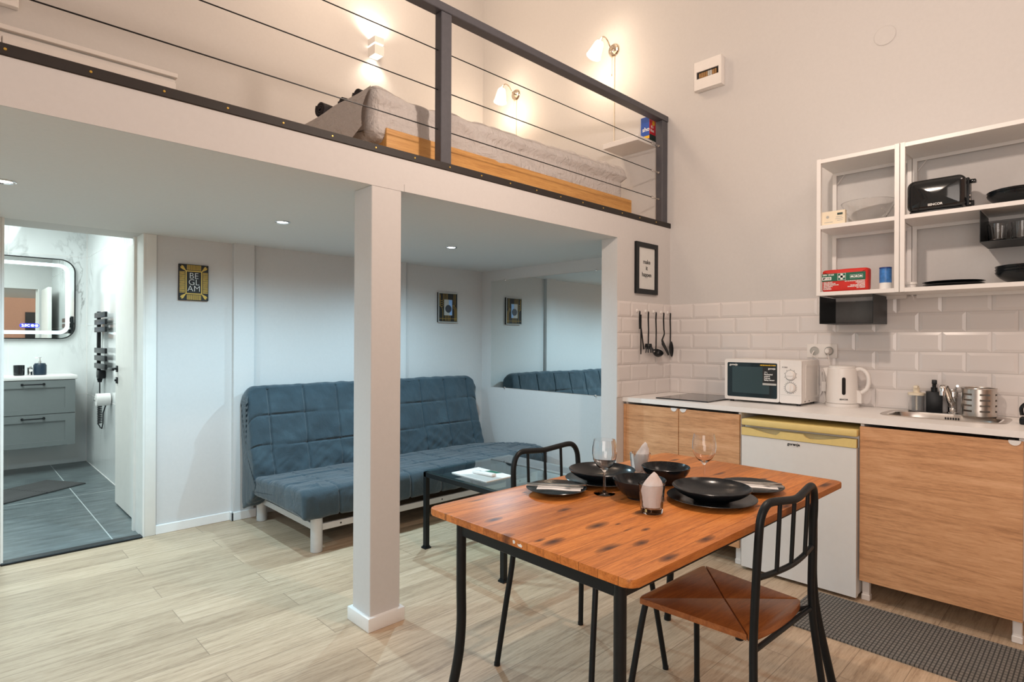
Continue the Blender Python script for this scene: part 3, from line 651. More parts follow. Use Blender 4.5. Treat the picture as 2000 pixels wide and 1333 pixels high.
part(t, 'mattress_pad', padded(BM(), pr, xs, 0.05, bed_disp), 'sheet', True, angle=180)
def drape(u, v):
    y = 2.52 + 1.6 * u; top = 2.545 + 0.012 * nz(y, 0, 0, 4); bot = 2.185 + max(0, 1 - u / 0.16) ** 1.0 * 0.15
    z = top + (bot - top) * v; return (1.485 - 0.055 * math.sin(PI * min(1, v * 0.6)) - 0.05 * v * min(1, u * 5) - 0.012 * nz(y * 2.4, z * 0.8, 0, 3.5) * v, y, z)
part(t, 'hanging_sheet', grid(BM(), 70, 24, drape), 'sheet', True, angle=180)
def blk(u, v):
    x = 2.45 + 0.95 * u; y = 2.72 + 0.55 * v; e = (math.sin(PI * u) * math.sin(PI * v)) ** 0.45
    return (x, y, 2.60 + 0.01 + e * (0.055 + 0.03 * nz(x, y, 0, 4) + 0.012 * nz(x, y, 1, 16)))
one('folded_blanket', grid(grid(BM(), 60, 40, blk), 1, 1, lambda u, v: (2.45 + 0.95 * u, 2.72 + 0.55 * v, 2.603)), 'sheet', 'crumpled white blanket lying on the loft mattress', 'blanket', (2.9, 3.0, 2.585), world=True, angle=180)
def towel(loc, rot, label):
    b = BM(); N = 150; inn, out = [], []
    for k in range(N + 1):
        a = k / N * 2 * PI * 3.1; r = 0.010 + 0.0122 * a / (2 * PI)
        out.append((r * math.cos(a), r * math.sin(a))); inn.append(((r - 0.0088) * math.cos(a), (r - 0.0088) * math.sin(a)))
    L = []
    for j in range(9):
        x = -0.16 + 0.32 * j / 8; L.append(([b.verts.new((x, p[0] * (1 + 0.02 * math.sin(j * 2.1)), p[1])) for p in out], [b.verts.new((x, p[0], p[1])) for p in inn]))
    for j in range(8):
        for side in (0, 1):
            A, B_ = L[j][side], L[j + 1][side]
            for k in range(N): b.faces.new((A[k], A[k + 1], B_[k + 1], B_[k]))
    for j in (0, 8):
        for k in range(N): b.faces.new((L[j][0][k], L[j][0][k + 1], L[j][1][k + 1], L[j][1][k]))
    one('rolled_towel', b, 'towel', label, 'towel', loc, rot, 'rolled towels on the bed')
towel((1.66, 3.12, 2.595), 0.15, 'rolled dark towel on the mattress, the one set apart from the other two')
towel((1.72, 2.955, 2.600), -0.05, 'rolled dark towel on the mattress, middle one of three')
towel((1.74, 2.845, 2.612), 0.1, 'rolled dark towel on the mattress, nearest to the sheet corner')
t = thing('wall_sconce', 'white cube sconce throwing light up and down the loft wall', 'wall lamp', (2.63, YB, 3.795))
for z0, z1 in ((3.72, 3.80), (3.815, 3.87)):
    b = ring(BM(), [(2.585, 4.33), (2.675, 4.33), (2.675, YB), (2.585, YB)], [(2.592, 4.337), (2.668, 4.337), (2.668, YB - 0.007), (2.592, YB - 0.007)], 'z', z0, z1)
    part(t, 'housing', b, 'white', True)
part(t, 'diffuser', box(2.593, 2.667, 4.338, YB - 0.008, 3.722, 3.868), 'bulb', True)
light('sconce_up', 'SPOT', (2.63, 4.37, 3.90), 9, (1, 0.84, 0.66), 0.03, math.radians(160), 0.9, aim=(0, 0.35, 1))
light('sconce_down', 'SPOT', (2.63, 4.37, 3.70), 5, (1, 0.84, 0.66), 0.03, math.radians(130), 0.9, aim=(0, 0.35, -1))
def gooseneck(label, y, z, tilt, yaw, zend):
    t = thing('gooseneck_lamp', label, 'wall lamp', (XK, y, z), 0, 'bedside gooseneck lamps')
    part(t, 'wall_plate', lathe(BM(), [(0, -0.03), (0.018, -0.03), (0.028, -0.022), (0.044, -0.018), (0.052, -0.008), (0.054, 0), (0, 0)], 32, (0, 0, 0), 'x'), 'brass')
    neck = Vector((-0.185, 0.0, 0.006))
    part(t, 'arm', tube(BM(), smooth_path([(-0.025, 0, 0), (-0.055, 0, 0.012), (-0.10, 0, 0.055), (-0.145, 0, 0.060), (-0.178, 0, 0.025), neck], 6), 0.0055, 10), 'brass')
    sh = part(t, 'lamp_shade', lathe(BM(), [(0.016, 0), (0.030, -0.006), (0.038, -0.02), (0.058, -0.125), (0.060, -0.132), (0.056, -0.132), (0.035, -0.02), (0.012, -0.006)], 36, closed=True), 'shade')
    cap = part(t, 'shade_cap', lathe(BM(), [(0, 0.012), (0.010, 0.012), (0.018, 0.0), (0.018, -0.010), (0, -0.010)], 20), 'brass')
    bl = part(sh, 'bulb', lathe(BM(), [(0, -0.02), (0.014, -0.025), (0.026, -0.06), (0.028, -0.08), (0.018, -0.10), (0, -0.105)], 20), 'bulb')
    mt = Matrix.Translation(neck) @ Matrix.Rotation(yaw, 4, 'Z') @ Matrix.Rotation(tilt, 4, 'Y')
    sh.matrix_local = mt; cap.matrix_local = mt
    part(t, 'cord', tube(BM(), [(-0.006, -0.006, -0.05), (-0.006, -0.006, zend - z)], 0.0032, 8), 'creampl')
    part(t, 'pull_chain', cyl(tube(BM(), [(-0.024, 0.004, -0.045), (-0.024, 0.004, -0.20)], 0.0012, 6), (-0.024, 0.004, -0.215), 0.004, 0.016, 'z', 8), 'brass')
    e = mt @ Vector((0, 0, -0.16)); dv = mt.to_3x3() @ Vector((0, 0, -1)); w = Vector((XK, y, z))
    light('lamp_glow', 'POINT', w + e, 6.5, (1, 0.76, 0.53), 0.06)
    light('lamp_glow_up', 'POINT', w + mt @ Vector((-0.02, 0, 0.05)), 2.2, (1, 0.78, 0.56), 0.04)
gooseneck('gooseneck wall lamp tilted outward above the loft bookshelf', 2.827, 3.663, math.radians(24), math.radians(-40), 2.835)
gooseneck('gooseneck wall lamp hanging straight down, deeper inside the loft', 3.96, 3.640, math.radians(8), math.radians(-20), 2.65)
one('wall_shelf', box(3.64, XK, 2.432, 2.75, 2.782, 2.822, 0.002, 1), 'white', 'small white floating shelf beside the loft railing post', 'shelf', (3.77, 2.59, 2.782), world=True)
t = thing('game_box', 'small blue and red box with white lettering on the loft shelf', 'box', (3.842, 2.474, 2.822))
part(t, 'blue_side', box(-0.042, 0.042, -0.038, 0.038, 0, 0.178, 0.001, 1), 'bluepaper')
part(t, 'red_panel', box(-0.0425, 0.042, -0.0392, -0.038, 0, 0.178), 'redpaper')
part(t, 'yellow_band_print', box(-0.0432, -0.042, -0.038, 0.038, 0.012, 0.034), 'yellow')
part(t, 'green_band_print', box(-0.0425, 0.042, -0.0402, -0.0392, 0.0, 0.045), 'dgreen')
part(t, 'yellow_spot_print', cyl(BM(), (0.012, -0.0402, 0.135), 0.018, 0.001, 'y', 18), 'yellow')
letter(t, 'sho', 0.044, (3.7995, 2.466, 2.905), FACE_X, 'whiteink', bold=0.001)
letter(t, "it's\nNot", 0.030, (3.836, 2.4345, 2.912), FACE_Y, 'whiteink', bold=0.0008)

# ------------------------------------------------------------------ sofa bed
def quilt(d, w=0.0065): return -0.013 * math.exp(-(d / w) ** 2)
def back_warp(x, y, z):
    d = min(x - 1.53, 3.64 - x); k = max(0, 1 - d / 0.085)
    return (x, y, z - (1 - math.sqrt(1 - k * k)) * 0.085 * max(0, min(1, (z - 0.45) / 0.4)))
def sofa_back_disp(x, p, s, n):
    d = 0.010 * nz(x, p.x * 2, p.y, 2.2) + 0.009 * nz(x * 1.5 - p.y * 1.2, p.y, 2, 5.0) + 0.004 * nz(x * 2 + p.y, p.y * 2, 7, 9)
    if n.y < 0.75 and n.x < 0.2:                                    # the front: seams, and folds above the seat
        u = (x - 1.53 + 0.12) % 0.265; d += quilt(min(u, 0.265 - u)); 
        for z in (0.555, 0.765): d += quilt(p.y - z - 0.01 * math.sin(x * 2))
        low = max(0, 1 - (p.y - 0.36) / 0.24); d += low * (0.022 * nz(x * 1.6 + p.y * 2.2, p.y * 1.4, 5, 5) + 0.018 * abs(nz(x * 2.2 - p.y * 3, p.y, 9, 6)))
    return d
bp = [(4.10, 0.30), (4.115, 0.36), (4.245, 0.90), (4.262, 0.945), (4.295, 0.968), (4.34, 0.965), (4.375, 0.94), (4.385, 0.88), (4.36, 0.40), (4.35, 0.13), (4.30, 0.11), (4.22, 0.16)]
bp = resample([(p.x, p.y) for p in smooth_path([(a, q, 0) for a, q in bp], 4, True)], 0.013)
t = thing('sofa_bed', 'sofa bed in a quilted slate blue cover standing under the loft', 'sofa', (2.62, 3.9, 0))
def stations(a, b, n): return [a + d for d in (0, 0.0008, 0.0025, 0.005)] + [a + 0.009 + (b - a - 0.018) * k / n for k in range(n + 1)] + [b - d for d in (0.005, 0.0025, 0.0008, 0)]
xs = stations(1.53, 3.64, 300)
part(t, 'backrest', padded(BM(), bp, xs, 0.022, sofa_back_disp, back_warp), 'fabric', True, angle=38)
def seat_disp(x, p, s, n):
    d = 0.007 * nz(x, p.x, p.y, 2.6) + 0.004 * nz(x * 3, p.x * 6, 1, 3)
    if n.y > 0.5: d += 0.007 * nz(x * 1.2, p.x * 9, 3, 3.5); d += quilt((p.x - 3.62)) + quilt(p.x - 3.88)
    u = (x - 1.53 + 0.02) % 0.265; d += quilt(min(u, 0.265 - u)) * (1.0 if n.y < 0.5 else 0.6)
    if n.x < -0.3 and p.y < 0.34: d += 0.012 * nz(x * 2.6, p.y * 0.6, 4, 4)
    d += 0.012 * math.exp(-((x - 1.66) ** 2 + (p.x - 3.47) ** 2) / 0.002) * (1 + nz(x * 9, p.x * 9, 0, 6))
    if x > 3.5: d += 0.02 * max(0, (x - 3.5) / 0.2) * math.sin((p.x - 3.4) * 6)
    return d
sp = [(3.362, 0.215), (3.352, 0.28), (3.360, 0.350), (3.392, 0.385), (3.50, 0.392), (3.8, 0.374), (4.10, 0.356), (4.16, 0.34), (4.17, 0.28), (4.16, 0.22), (3.8, 0.225), (3.45, 0.222)]
sp = resample([(p.x, p.y) for p in smooth_path([(a, q, 0) for a, q in sp], 4, True)], 0.014)
xs = stations(1.535, 3.71, 300)
part(t, 'seat', padded(BM(), sp, xs, 0.028, seat_disp), 'fabric', True, angle=60)
ends = [p for p in sp]
for x, y in ((1.643, 3.408), (3.57, 3.408), (1.643, 4.27), (3.57, 4.27)): part(t, 'leg', cyl(BM(), (x, y, 0), 0.036, 0.225, bev=0.003), 'silverleg', True)
for x in (1.643, 3.57): part(t, 'side_rail', box(x - 0.010, x + 0.010, 3.43, 4.27, 0.125, 0.165, 0.002, 1), 'silverleg', True)
for y in (3.408, 4.27):
    r = part(t, 'cross_rail', box(1.66, 3.55, y - 0.010, y + 0.010, 0.125, 0.165, 0.002, 1), 'silverleg', True)
    if y < 4:
        for x in (1.80, 2.6, 3.4): part(r, 'bolt_hole', cyl(BM(), (x, y - 0.0108, 0.146), 0.006, 0.001, 'y', 12), 'ink', True)

# ------------------------------------------------------------------ glass coffee table
t = thing('coffee_table', 'square glass coffee table with a black metal frame in front of the sofa', 'coffee table', (2.53, 2.65, 0))
gx0, gx1, gy0, gy1, gz = 2.155, 2.90, 2.275, 3.01, 0.487
part(t, 'glass_top', box(gx0 + 0.004, gx1 - 0.004, gy0 + 0.004, gy1 - 0.004, gz - 0.007, gz, 0.001, 1), 'pane', True)
b = BM()
for x0, x1, y0, y1 in ((gx0, gx1, gy0, gy0 + 0.028), (gx0, gx1, gy1 - 0.028, gy1), (gx0, gx0 + 0.028, gy0, gy1), (gx1 - 0.028, gx1, gy0, gy1)): abox(b, x0, x1, y0, y1, gz - 0.040, gz - 0.009, 0.002, 1)
part(t, 'frame', b, 'black', True)
for x in (gx0 + 0.014, gx1 - 0.014):
    for y in (gy0 + 0.014, gy1 - 0.014):
        lg = part(t, 'leg', box(x - 0.014, x + 0.014, y - 0.014, y + 0.014, 0.012, gz - 0.040), 'black', True)
        part(lg, 'foot_pad', prism(prism(BM(), rrect(x - 0.024, x + 0.024, y - 0.024, y + 0.024, 0.006, 3), 'z', 0, 0.008), rrect(x - 0.018, x + 0.018, y - 0.018, y + 0.018, 0.005, 3), 'z', 0.008, 0.016), 'black', True)
t = thing('brochure', 'white house-guide booklet lying on the glass coffee table', 'booklet', (2.34, 2.66, gz))
part(t, 'pages', box(2.233, 2.449, 2.502, 2.823, gz + 0.0005, gz + 0.005), 'paper', True)
part(t, 'grey_photo_print', prism(BM(), [(2.236, 2.505), (2.36, 2.505), (2.30, 2.70), (2.236, 2.74)], 'z', gz + 0.005, gz + 0.0054), 'greyp', True)
part(t, 'green_corner_print', prism(BM(), [(2.40, 2.62), (2.446, 2.60), (2.446, 2.70), (2.40, 2.71)], 'z', gz + 0.005, gz + 0.0055), 'green', True)
t = thing('remote_control', 'white remote control lying on the booklet', 'remote control', (2.335, 2.64, gz + 0.0058), math.radians(6))
part(t, 'body', box(-0.020, 0.020, -0.082, 0.082, 0, 0.017, 0.006, 3), 'plastic'); part(t, 'button', cyl(BM(), (0, 0.03, 0.017), 0.005, 0.0015, seg=12), 'greyp')

# ------------------------------------------------------------------ dining table and chairs
TZ = 0.775
t = thing('dining_table', 'pine dining table with dark knots and black steel legs', 'dining table', (1.763, 1.104, 0), math.radians(-1.0))
tp = rrect(-0.677, 0.677, -0.386, 0.386, 0.025, 6)
b = prism(BM(), tp, 'z', TZ - 0.021, TZ)
es = [e for e in b.edges if abs(e.verts[0].co.z - e.verts[1].co.z) < 1e-4]; bmesh.ops.bevel(b, geom=es, offset=0.003, segments=2, profile=0.5, affect='EDGES')
top = part(t, 'table_top', b, 'pine')
part(top, 'worn_paint_speck', prism(prism(BM(), [(-0.012, TZ - 0.013), (-0.006, TZ - 0.014), (-0.004, TZ - 0.006), (-0.010, TZ - 0.004), (-0.014, TZ - 0.008)], 'x', -0.6775, -0.6768), [(-0.038, TZ - 0.017), (-0.026, TZ - 0.016), (-0.022, TZ - 0.010), (-0.028, TZ - 0.011), (-0.034, TZ - 0.008), (-0.041, TZ - 0.012)], 'x', -0.6775, -0.6768), 'whiteink')
LX, LY = 0.608, 0.303
for sx in (-1, 1):
    for sy in (-1, 1):
        pth = smooth_path([(sx * LX, sy * LY, TZ - 0.022), (sx * LX, sy * LY, 0.55), (sx * LX, sy * LY, 0.40), (sx * (LX + 0.012), sy * (LY + 0.012), 0.26), (sx * (LX + 0.052), sy * (LY + 0.052), 0.008)], 6)
        lg = part(t, 'leg', tube(BM(), pth, 0.0155, 14), 'black')
        part(lg, 'foot_cap', cyl(BM(), (sx * (LX + 0.0525), sy * (LY + 0.0525), 0), 0.0165, 0.014), 'blackp')
for s in (-1, 1):
    part(t, 'apron', box(-LX + 0.010, LX - 0.010, s * LY - 0.008, s * LY + 0.008, TZ - 0.082, TZ - 0.0215, 0.002, 1), 'black')
    part(t, 'apron', box(s * LX - 0.008, s * LX + 0.008, -LY + 0.010, LY - 0.010, TZ - 0.082, TZ - 0.0215, 0.002, 1), 'black')
def make_chair(label, loc, rot):
    t = thing('dining_chair', label, 'chair', loc, rot, 'chairs at the dining table')
    R = 0.0115
    q = [(0.253, -0.235, 0.006), (0.228, -0.210, 0.25), (0.205, -0.195, 0.44), (0.198, -0.198, 0.62), (0.196, -0.205, 0.76)]
    arc_ = [(0.190, -0.207, 0.805), (0.172, -0.210, 0.834), (0.140, -0.213, 0.845), (0.06, -0.222, 0.838), (0, -0.226, 0.833)]
    P = q + arc_; P = P + [(-x, y, z) for x, y, z in P[-2::-1]]
    part(t, 'back_frame', tube(BM(), smooth_path(P, 5), R, 12), 'black')
    lo = [(0.198, -0.198, 0.640), (0.10, -0.210, 0.636), (0, -0.215, 0.634), (-0.10, -0.210, 0.636), (-0.198, -0.198, 0.640)]
    part(t, 'back_rail', tube(BM(), smooth_path(lo, 5), 0.0085, 10), 'black')
    for x in (-0.10, 0.0, 0.10): part(t, 'spindle', tube(BM(), [(x, -0.213, 0.636), (x, -0.222, 0.836)], 0.0062, 10), 'black')
    F = [(0.230, 0.230, 0.006), (0.200, 0.214, 0.20), (0.164, 0.196, 0.405), (0.150, 0.186, 0.436), (0.115, 0.180, 0.441), (0, 0.180, 0.441)]
    F = F + [(-x, y, z) for x, y, z in F[-2::-1]]
    part(t, 'front_leg_frame', tube(BM(), smooth_path(F, 5), 0.0105, 12), 'black')
    for s in (-1, 1):
        part(t, 'seat_rail', tube(BM(), [(s * 0.135, 0.178, 0.436), (s * 0.135, -0.16, 0.436), (s * 0.203, -0.194, 0.438)], 0.008, 10), 'black')
        part(t, 'foot_cap', cyl(BM(), (s * 0.2525, -0.235, 0), 0.0125, 0.012), 'blackp'); part(t, 'foot_cap', cyl(BM(), (s * 0.230, 0.230, 0), 0.0115, 0.012), 'blackp')
        part(t, 'frame_bolt', cyl(BM(), (s * 0.135, -0.12, 0.420), 0.012, 0.012), 'blackp')
    part(t, 'cross_rail', tube(BM(), [(-0.204, -0.193, 0.436), (0.204, -0.193, 0.436)], 0.008, 10), 'black')
    FL, FR, RR_, RL = (-0.208, 0.185), (0.208, 0.185), (0.178, -0.165), (-0.178, -0.165)
    rear = [(0.178 * math.cos(a), -0.165 - 0.030 * math.sin(a)) for a in [PI * k / 10 for k in range(11)]]
    tri = [[(0, 0), FL, (-0.19, 0.192), (0.19, 0.192), FR], [(0, 0), FR, RR_], [(0, 0)] + rear, [(0, 0), RL, FL]]
    for pl in tri:
        cx = sum(p[0] for p in pl) / len(pl); cy = sum(p[1] for p in pl) / len(pl)
        sc = [(cx + (p[0] - cx) * 0.982, cy + (p[1] - cy) * 0.982) for p in pl]
        b = prism(BM(), sc, 'z', 0.4455, 0.464); es = [e for e in b.edges if e.verts[0].co.z > 0.46 and e.verts[1].co.z > 0.46]
        bmesh.ops.bevel(b, geom=es, offset=0.003, segments=2, profile=0.5, affect='EDGES'); part(t, 'seat_panel', b, 'seat')
    return t
ch = make_chair('dark-seated metal chair at the near long side of the dining table, seat in view', (1.828, 0.882, 0), math.radians(-2))
c2 = copy_tree(ch); c2.location = (1.836, 1.472, 0); c2.rotation_euler = (0, 0, math.radians(180 - 2)); c2['label'] = 'metal chair tucked under the dining table on the coffee table side'

# ------------------------------------------------------------------ table setting
def plate(label, x, y, z, r, h, name='plate', group='black dinnerware on the dining table', cat='plate', lip=0.0045):
    pr_ = [(0, 0), (r * 0.52, 0), (r * 0.60, 0.003), (r * 0.86, h * 0.62), (r * 0.985, h - 0.001), (r, h), (r * 0.985, h + 0.0012), (r * 0.84, h * 0.62 + lip), (r * 0.60, 0.003 + lip), (r * 0.5, lip), (0, lip)]
    return one(name, lathe(BM(), pr_, 64), 'ceram', label, cat, (x, y, z), 0, group)
def bowl(label, x, y, z, r, h, foot, cat='bowl', group='black dinnerware on the dining table', name='bowl'):
    pr_ = [(0, 0), (foot, 0), (foot * 1.02, 0.004)]
    n = 8
    for k in range(1, n + 1):
        a = k / n; pr_.append((foot + (r - foot) * (1 - (1 - a) ** 1.55), 0.004 + (h - 0.004) * a ** 1.15))
    pr_.append((r - 0.002, h + 0.0015))
    for k in range(n - 1, -1, -1):
        a = k / n; pr_.append((foot + (r - foot) * (1 - (1 - a) ** 1.55) - 0.0048, 0.0085 + (h - 0.0085) * a ** 1.15))
    pr_.append((0, 0.0085)); return one(name, lathe(BM(), pr_, 64), 'ceram', label, cat, (x, y, z), 0, group)
Z0 = TZ + 0.0005
plate('small black side plate bearing napkin and cutlery, nearest the glass coffee table', 1.520, 1.340, Z0, 0.105, 0.020)
plate('small black side plate bearing napkin and cutlery, on the kitchen side of the table', 2.045, 0.890, Z0, 0.110, 0.020)
plate('large black dinner plate under a shallow bowl, beside the near chair', 1.806, 0.916, Z0, 0.142, 0.018)
plate('large black dinner plate under a shallow bowl, beside the far chair', 1.754, 1.322, Z0, 0.136, 0.018)
bowl('wide shallow black bowl stacked on the plate beside the near chair', 1.806, 0.916, Z0 + 0.0055, 0.125, 0.045, 0.055)
bowl('wide shallow black bowl stacked on the plate beside the far chair', 1.754, 1.322, Z0 + 0.0055, 0.123, 0.045, 0.055)
bowl('deep black cereal bowl behind the near napkin tumbler', 1.674, 1.106, Z0, 0.088, 0.063, 0.040)
bowl('deep black cereal bowl near the kitchen end of the table', 1.914, 1.151, Z0, 0.088, 0.063, 0.040)
def wine(label, x, y):
    pr_ = [(0, 0), (0.035, 0), (0.0365, 0.0015), (0.030, 0.003), (0.010, 0.007), (0.0045, 0.014), (0.0038, 0.05), (0.0042, 0.075), (0.012, 0.085), (0.028, 0.098), (0.039, 0.118), (0.0425, 0.138), (0.0415, 0.162), (0.0365, 0.187), (0.0355, 0.187), (0.0404, 0.162), (0.0414, 0.138), (0.0379, 0.1185), (0.027, 0.0995), (0.011, 0.088), (0, 0.0865)]
    t = thing('wine_glass', label, 'wine glass', (x, y, Z0), 0, 'wine glasses on the dining table'); part(t, 'glass', lathe(BM(), pr_, 48), 'glass'); return t
wine('wine glass standing in front of the side plate and far bowl', 1.629, 1.217)
wine('wine glass behind the near shallow bowl, in front of the fridge', 1.993, 1.040)
def tumbler(label, x, y, z=None, group='tumblers on the dining table', r=0.040, h=0.088):
    return one('tumbler', lathe(BM(), [(0, 0), (r * 0.80, 0), (r * 0.84, 0.003), (r, h), (r - 0.0022, h), (r * 0.80 - 0.002, 0.016), (0, 0.013)], 40), 'glass', label, 'tumbler', (x, y, Z0 if z is None else z), 0, group)
tumbler('tumbler holding a folded napkin at the table middle, nearest the camera', 1.558, 0.985); tumbler('tumbler holding a folded napkin between far bowl and cereal bowl', 1.957, 1.290)
def napkin(label, x, y, rot, h=0.120):
    b = BM()
    # a square folded to a point, its sides wrapped round to the glass wall
    def layer(off, w, z0, pk, cv):
        def f(u, v):
            a = (u - 0.5) * 2; z = z0 + (pk * (1 - abs(a) ** 1.25) + 0.050) * v
            r = 0.0245 + 0.0115 * min(1, (z - 0.016) / 0.07)
            return (math.sin(a * w) * (r - off) + 0.002 * nz(a * 2, v * 2, off * 90, 2), -math.cos(a * w) * (r - off) * cv + 0.003 * nz(a * 2, v * 3, 4, 2) + 0.004 * v, z)
        grid(b, 24, 14, f)
    layer(0.0, 1.35, 0.020, h - 0.068, 1.0); layer(0.0035, 1.5, 0.019, h - 0.092, 0.9); layer(0.006, 1.25, 0.020, h - 0.078, 0.75)
    return one('napkin', b, 'napkin', label, 'napkin', (x, y, Z0), rot, 'napkins in tumblers', angle=180)
napkin('white napkin folded to a point in the near tumbler', 1.558, 0.985, math.radians(-45), 0.130); napkin('white napkin folded to a point in the far tumbler', 1.957, 1.290, math.radians(-20), 0.134)
def knife_bm():
    b = BM(); pl = [(-0.105, -0.006), (-0.01, -0.005), (0.0, -0.008), (0.075, -0.010), (0.100, -0.002), (0.105, 0.006), (0.0, 0.006), (-0.01, 0.005), (-0.105, 0.007)]
    return prism(b, pl, 'z', 0, 0.003)
def fork_bm():
    b = prism(BM(), [(-0.100, -0.006), (-0.02, -0.004), (0.03, -0.003), (0.045, -0.010), (0.055, -0.011), (0.055, 0.011), (0.045, 0.010), (0.03, 0.003), (-0.02, 0.004), (-0.100, 0.006)], 'z', 0, 0.0025)
    for k in range(4): abox(b, 0.054, 0.098, -0.011 + k * 0.0063, -0.0080 + k * 0.0063, 0, 0.0025)
    return b
def setting(px, py, rot, where, tips):
    z = Z0 + 0.0215
    c, s = math.cos(rot), math.sin(rot)
    def at(u, v): return (px + u * c - v * s, py + u * s + v * c)
    one('folded_napkin', grid(grid(BM(), 14, 8, lambda u, v: (-0.075 + 0.15 * u, -0.030 + 0.06 * v, 0.0012 + 0.0018 * nz(u * 3, v * 3, px, 1))), 14, 8, lambda u, v: (-0.075 + 0.15 * u, -0.030 + 0.06 * v, -0.0012 + 0.0018 * nz(u * 3, v * 3, px, 1))), 'napkin', 'white folded napkin under the cutlery on the %s' % where, 'napkin', at(0.01, -0.012) + (z - 0.002,), rot, angle=180)
    one('table_knife', knife_bm(), 'steel', 'steel table knife on the %s' % where, 'knife', at(tips[0], 0.012) + (z + 0.003,), rot + 0.06)
    one('table_fork', fork_bm(), 'steel', 'steel table fork on the %s' % where, 'fork', at(tips[1], -0.014) + (z + 0.003,), rot - 0.04)
setting(1.520, 1.340, math.radians(-54), 'side plate beside the far wine glass', (0.0, -0.005)); setting(2.045, 0.890, math.radians(-62), 'side plate nearest the fridge', (0.0, 0.006))

# ------------------------------------------------------------------ kitchen base units
def tab_handle(root, y, z, x=3.298):
    pl = [(0.0, 0.0)] + [(0.021 * math.cos(PI + a), 0.019 * math.sin(PI + a)) for a in [PI * k / 12 for k in range(13)]]
    b = BM(); prism(b, [(y + p[0], z + p[1]) for p in pl[1:]], 'x', x - 0.004, x); abox(b, x, 3.325, y - 0.021, y + 0.021, z - 0.001, z + 0.002)
    return part(root, 'tab_handle', b, 'white', True)
FX = 3.298
def base_unit(label, y0, y1, doors):
    t = thing('base_cabinet', label, 'kitchen cabinet', ((FX + XK) / 2, (y0 + y1) / 2, 0), 0, 'kitchen base units')
    b = box(FX + 0.020, 3.86, y0 + 0.001, y0 + 0.017, 0.105, 0.890); abox(b, FX + 0.020, 3.86, y1 - 0.017, y1 - 0.001, 0.105, 0.890); abox(b, FX + 0.020, 3.86, y0 + 0.017, y1 - 0.017, 0.105, 0.121); abox(b, 3.848, 3.86, y0 + 0.017, y1 - 0.017, 0.121, 0.890)
    part(t, 'carcass', b, 'white', True)
    for d0, d1, hy in doors:
        d = part(t, 'door', box(FX, FX + 0.018, d0, d1, 0.105, 0.879, 0.001, 1), 'walnut', True); tab_handle(d, hy, 0.879)
    for x in (FX + 0.05, 3.80):
        for y in (y0 + 0.022, y1 - 0.022):
            lg = part(t, 'leg', box(x - 0.016, x + 0.016, y - 0.016, y + 0.016, 0.016, 0.105, 0.003, 1), 'white', True)
            part(lg, 'foot', box(x - 0.019, x + 0.019, y - 0.019, y + 0.019, 0, 0.03, 0.003, 1), 'plastic', True)
    return t
t = base_unit('two-door walnut base cabinet between the alcove wall and the fridge', 1.500, 2.300, ((1.503, 1.892, 1.862), (1.896, 2.285, 1.926)))
part(t, 'filler_strip', box(FX + 0.002, FX + 0.02, 2.287, 2.308, 0.105, 0.879), 'walnut', True)
base_unit('wide single-door walnut base cabinet under the sink', 0.262, 0.886, ((0.264, 0.884, 0.292),))
b = BM(); SX0, SX1, SY0, SY1 = 3.505, 3.800, 0.375, 0.825
for x0, x1, y0, y1 in ((3.290, SX0, 0.15, 2.309), (SX1, XK - 0.0005, 0.15, 2.309), (SX0, SX1, 0.15, SY0), (SX0, SX1, SY1, 2.309)): abox(b, x0, x1, y0, y1, 0.895, 0.924)
one('worktop', b, 'counter', 'long white kitchen worktop running along the tiled wall', 'worktop', (3.6, 1.2, 0.895), world=True)
t = thing('sink', 'shallow steel sink with angled ends set into the worktop', 'sink', (3.65, 0.60, 0.925))
OUT = [(3.500, 0.345), (3.482, 0.40), (3.478, 0.60), (3.482, 0.80), (3.520, 0.855), (3.66, 0.868), (3.815, 0.855), (3.832, 0.80), (3.832, 0.40), (3.800, 0.345), (3.66, 0.332)]
def ell(n=44, s=1.0, e=4.0, cx=3.655, cy=0.60, rx=0.177, ry=0.262):
    o = []
    for k in range(n):
        a = 2 * PI * k / n; c, q = math.cos(a), math.sin(a)
        o.append((cx + rx * s * math.copysign(abs(c) ** (2 / e), c), cy + ry * (1 + (s - 1) * 0.75) * math.copysign(abs(q) ** (2 / e), q)))
    return o
b = BM(); levels = [(1.0, 0.9245, 5), (0.985, 0.9275, 5), (0.90, 0.9270, 4.5), (0.82, 0.9215, 4), (0.78, 0.900, 4), (0.74, 0.82, 4), (0.66, 0.785, 4), (0.12, 0.778, 2)]
rows = [[b.verts.new((p[0], p[1], z)) for p in ell(44, s, e)] for s, z, e in levels]
for A, B_ in zip(rows, rows[1:]):
    for k in range(44): b.faces.new((A[k], A[(k + 1) % 44], B_[(k + 1) % 44], B_[k]))
b.faces.new(rows[-1]); part(t, 'basin', b, 'steel', True)
b = BM()
for k in range(6): abox(b, 3.7835, 3.7880, 0.555 + k * 0.011, 0.561 + k * 0.011, 0.880, 0.908)
part(t, 'overflow_grille', b, 'ink', True)
part(t, 'drain', lathe(BM(), [(0, 0), (0.035, 0), (0.038, 0.003), (0.03, 0.006), (0, 0.004)], 24, (3.655, 0.60, 0.779)), 'chrome', True)
t = thing('mixer_tap', 'chrome mixer tap with a flat arched spout at the back of the sink', 'tap', (3.845, 0.592, 0.925))
part(t, 'body', lathe(BM(), [(0, 0), (0.027, 0), (0.027, 0.006), (0.022, 0.010), (0.021, 0.085), (0.024, 0.088), (0.024, 0.115), (0.018, 0.128), (0, 0.132)], 24), 'chrome')
b = BM(); sp_ = smooth_path([(-0.01, 0, 0.035), (-0.06, 0.002, 0.075), (-0.12, 0.005, 0.125), (-0.17, 0.008, 0.156), (-0.205, 0.010, 0.150), (-0.212, 0.010, 0.128)], 6)
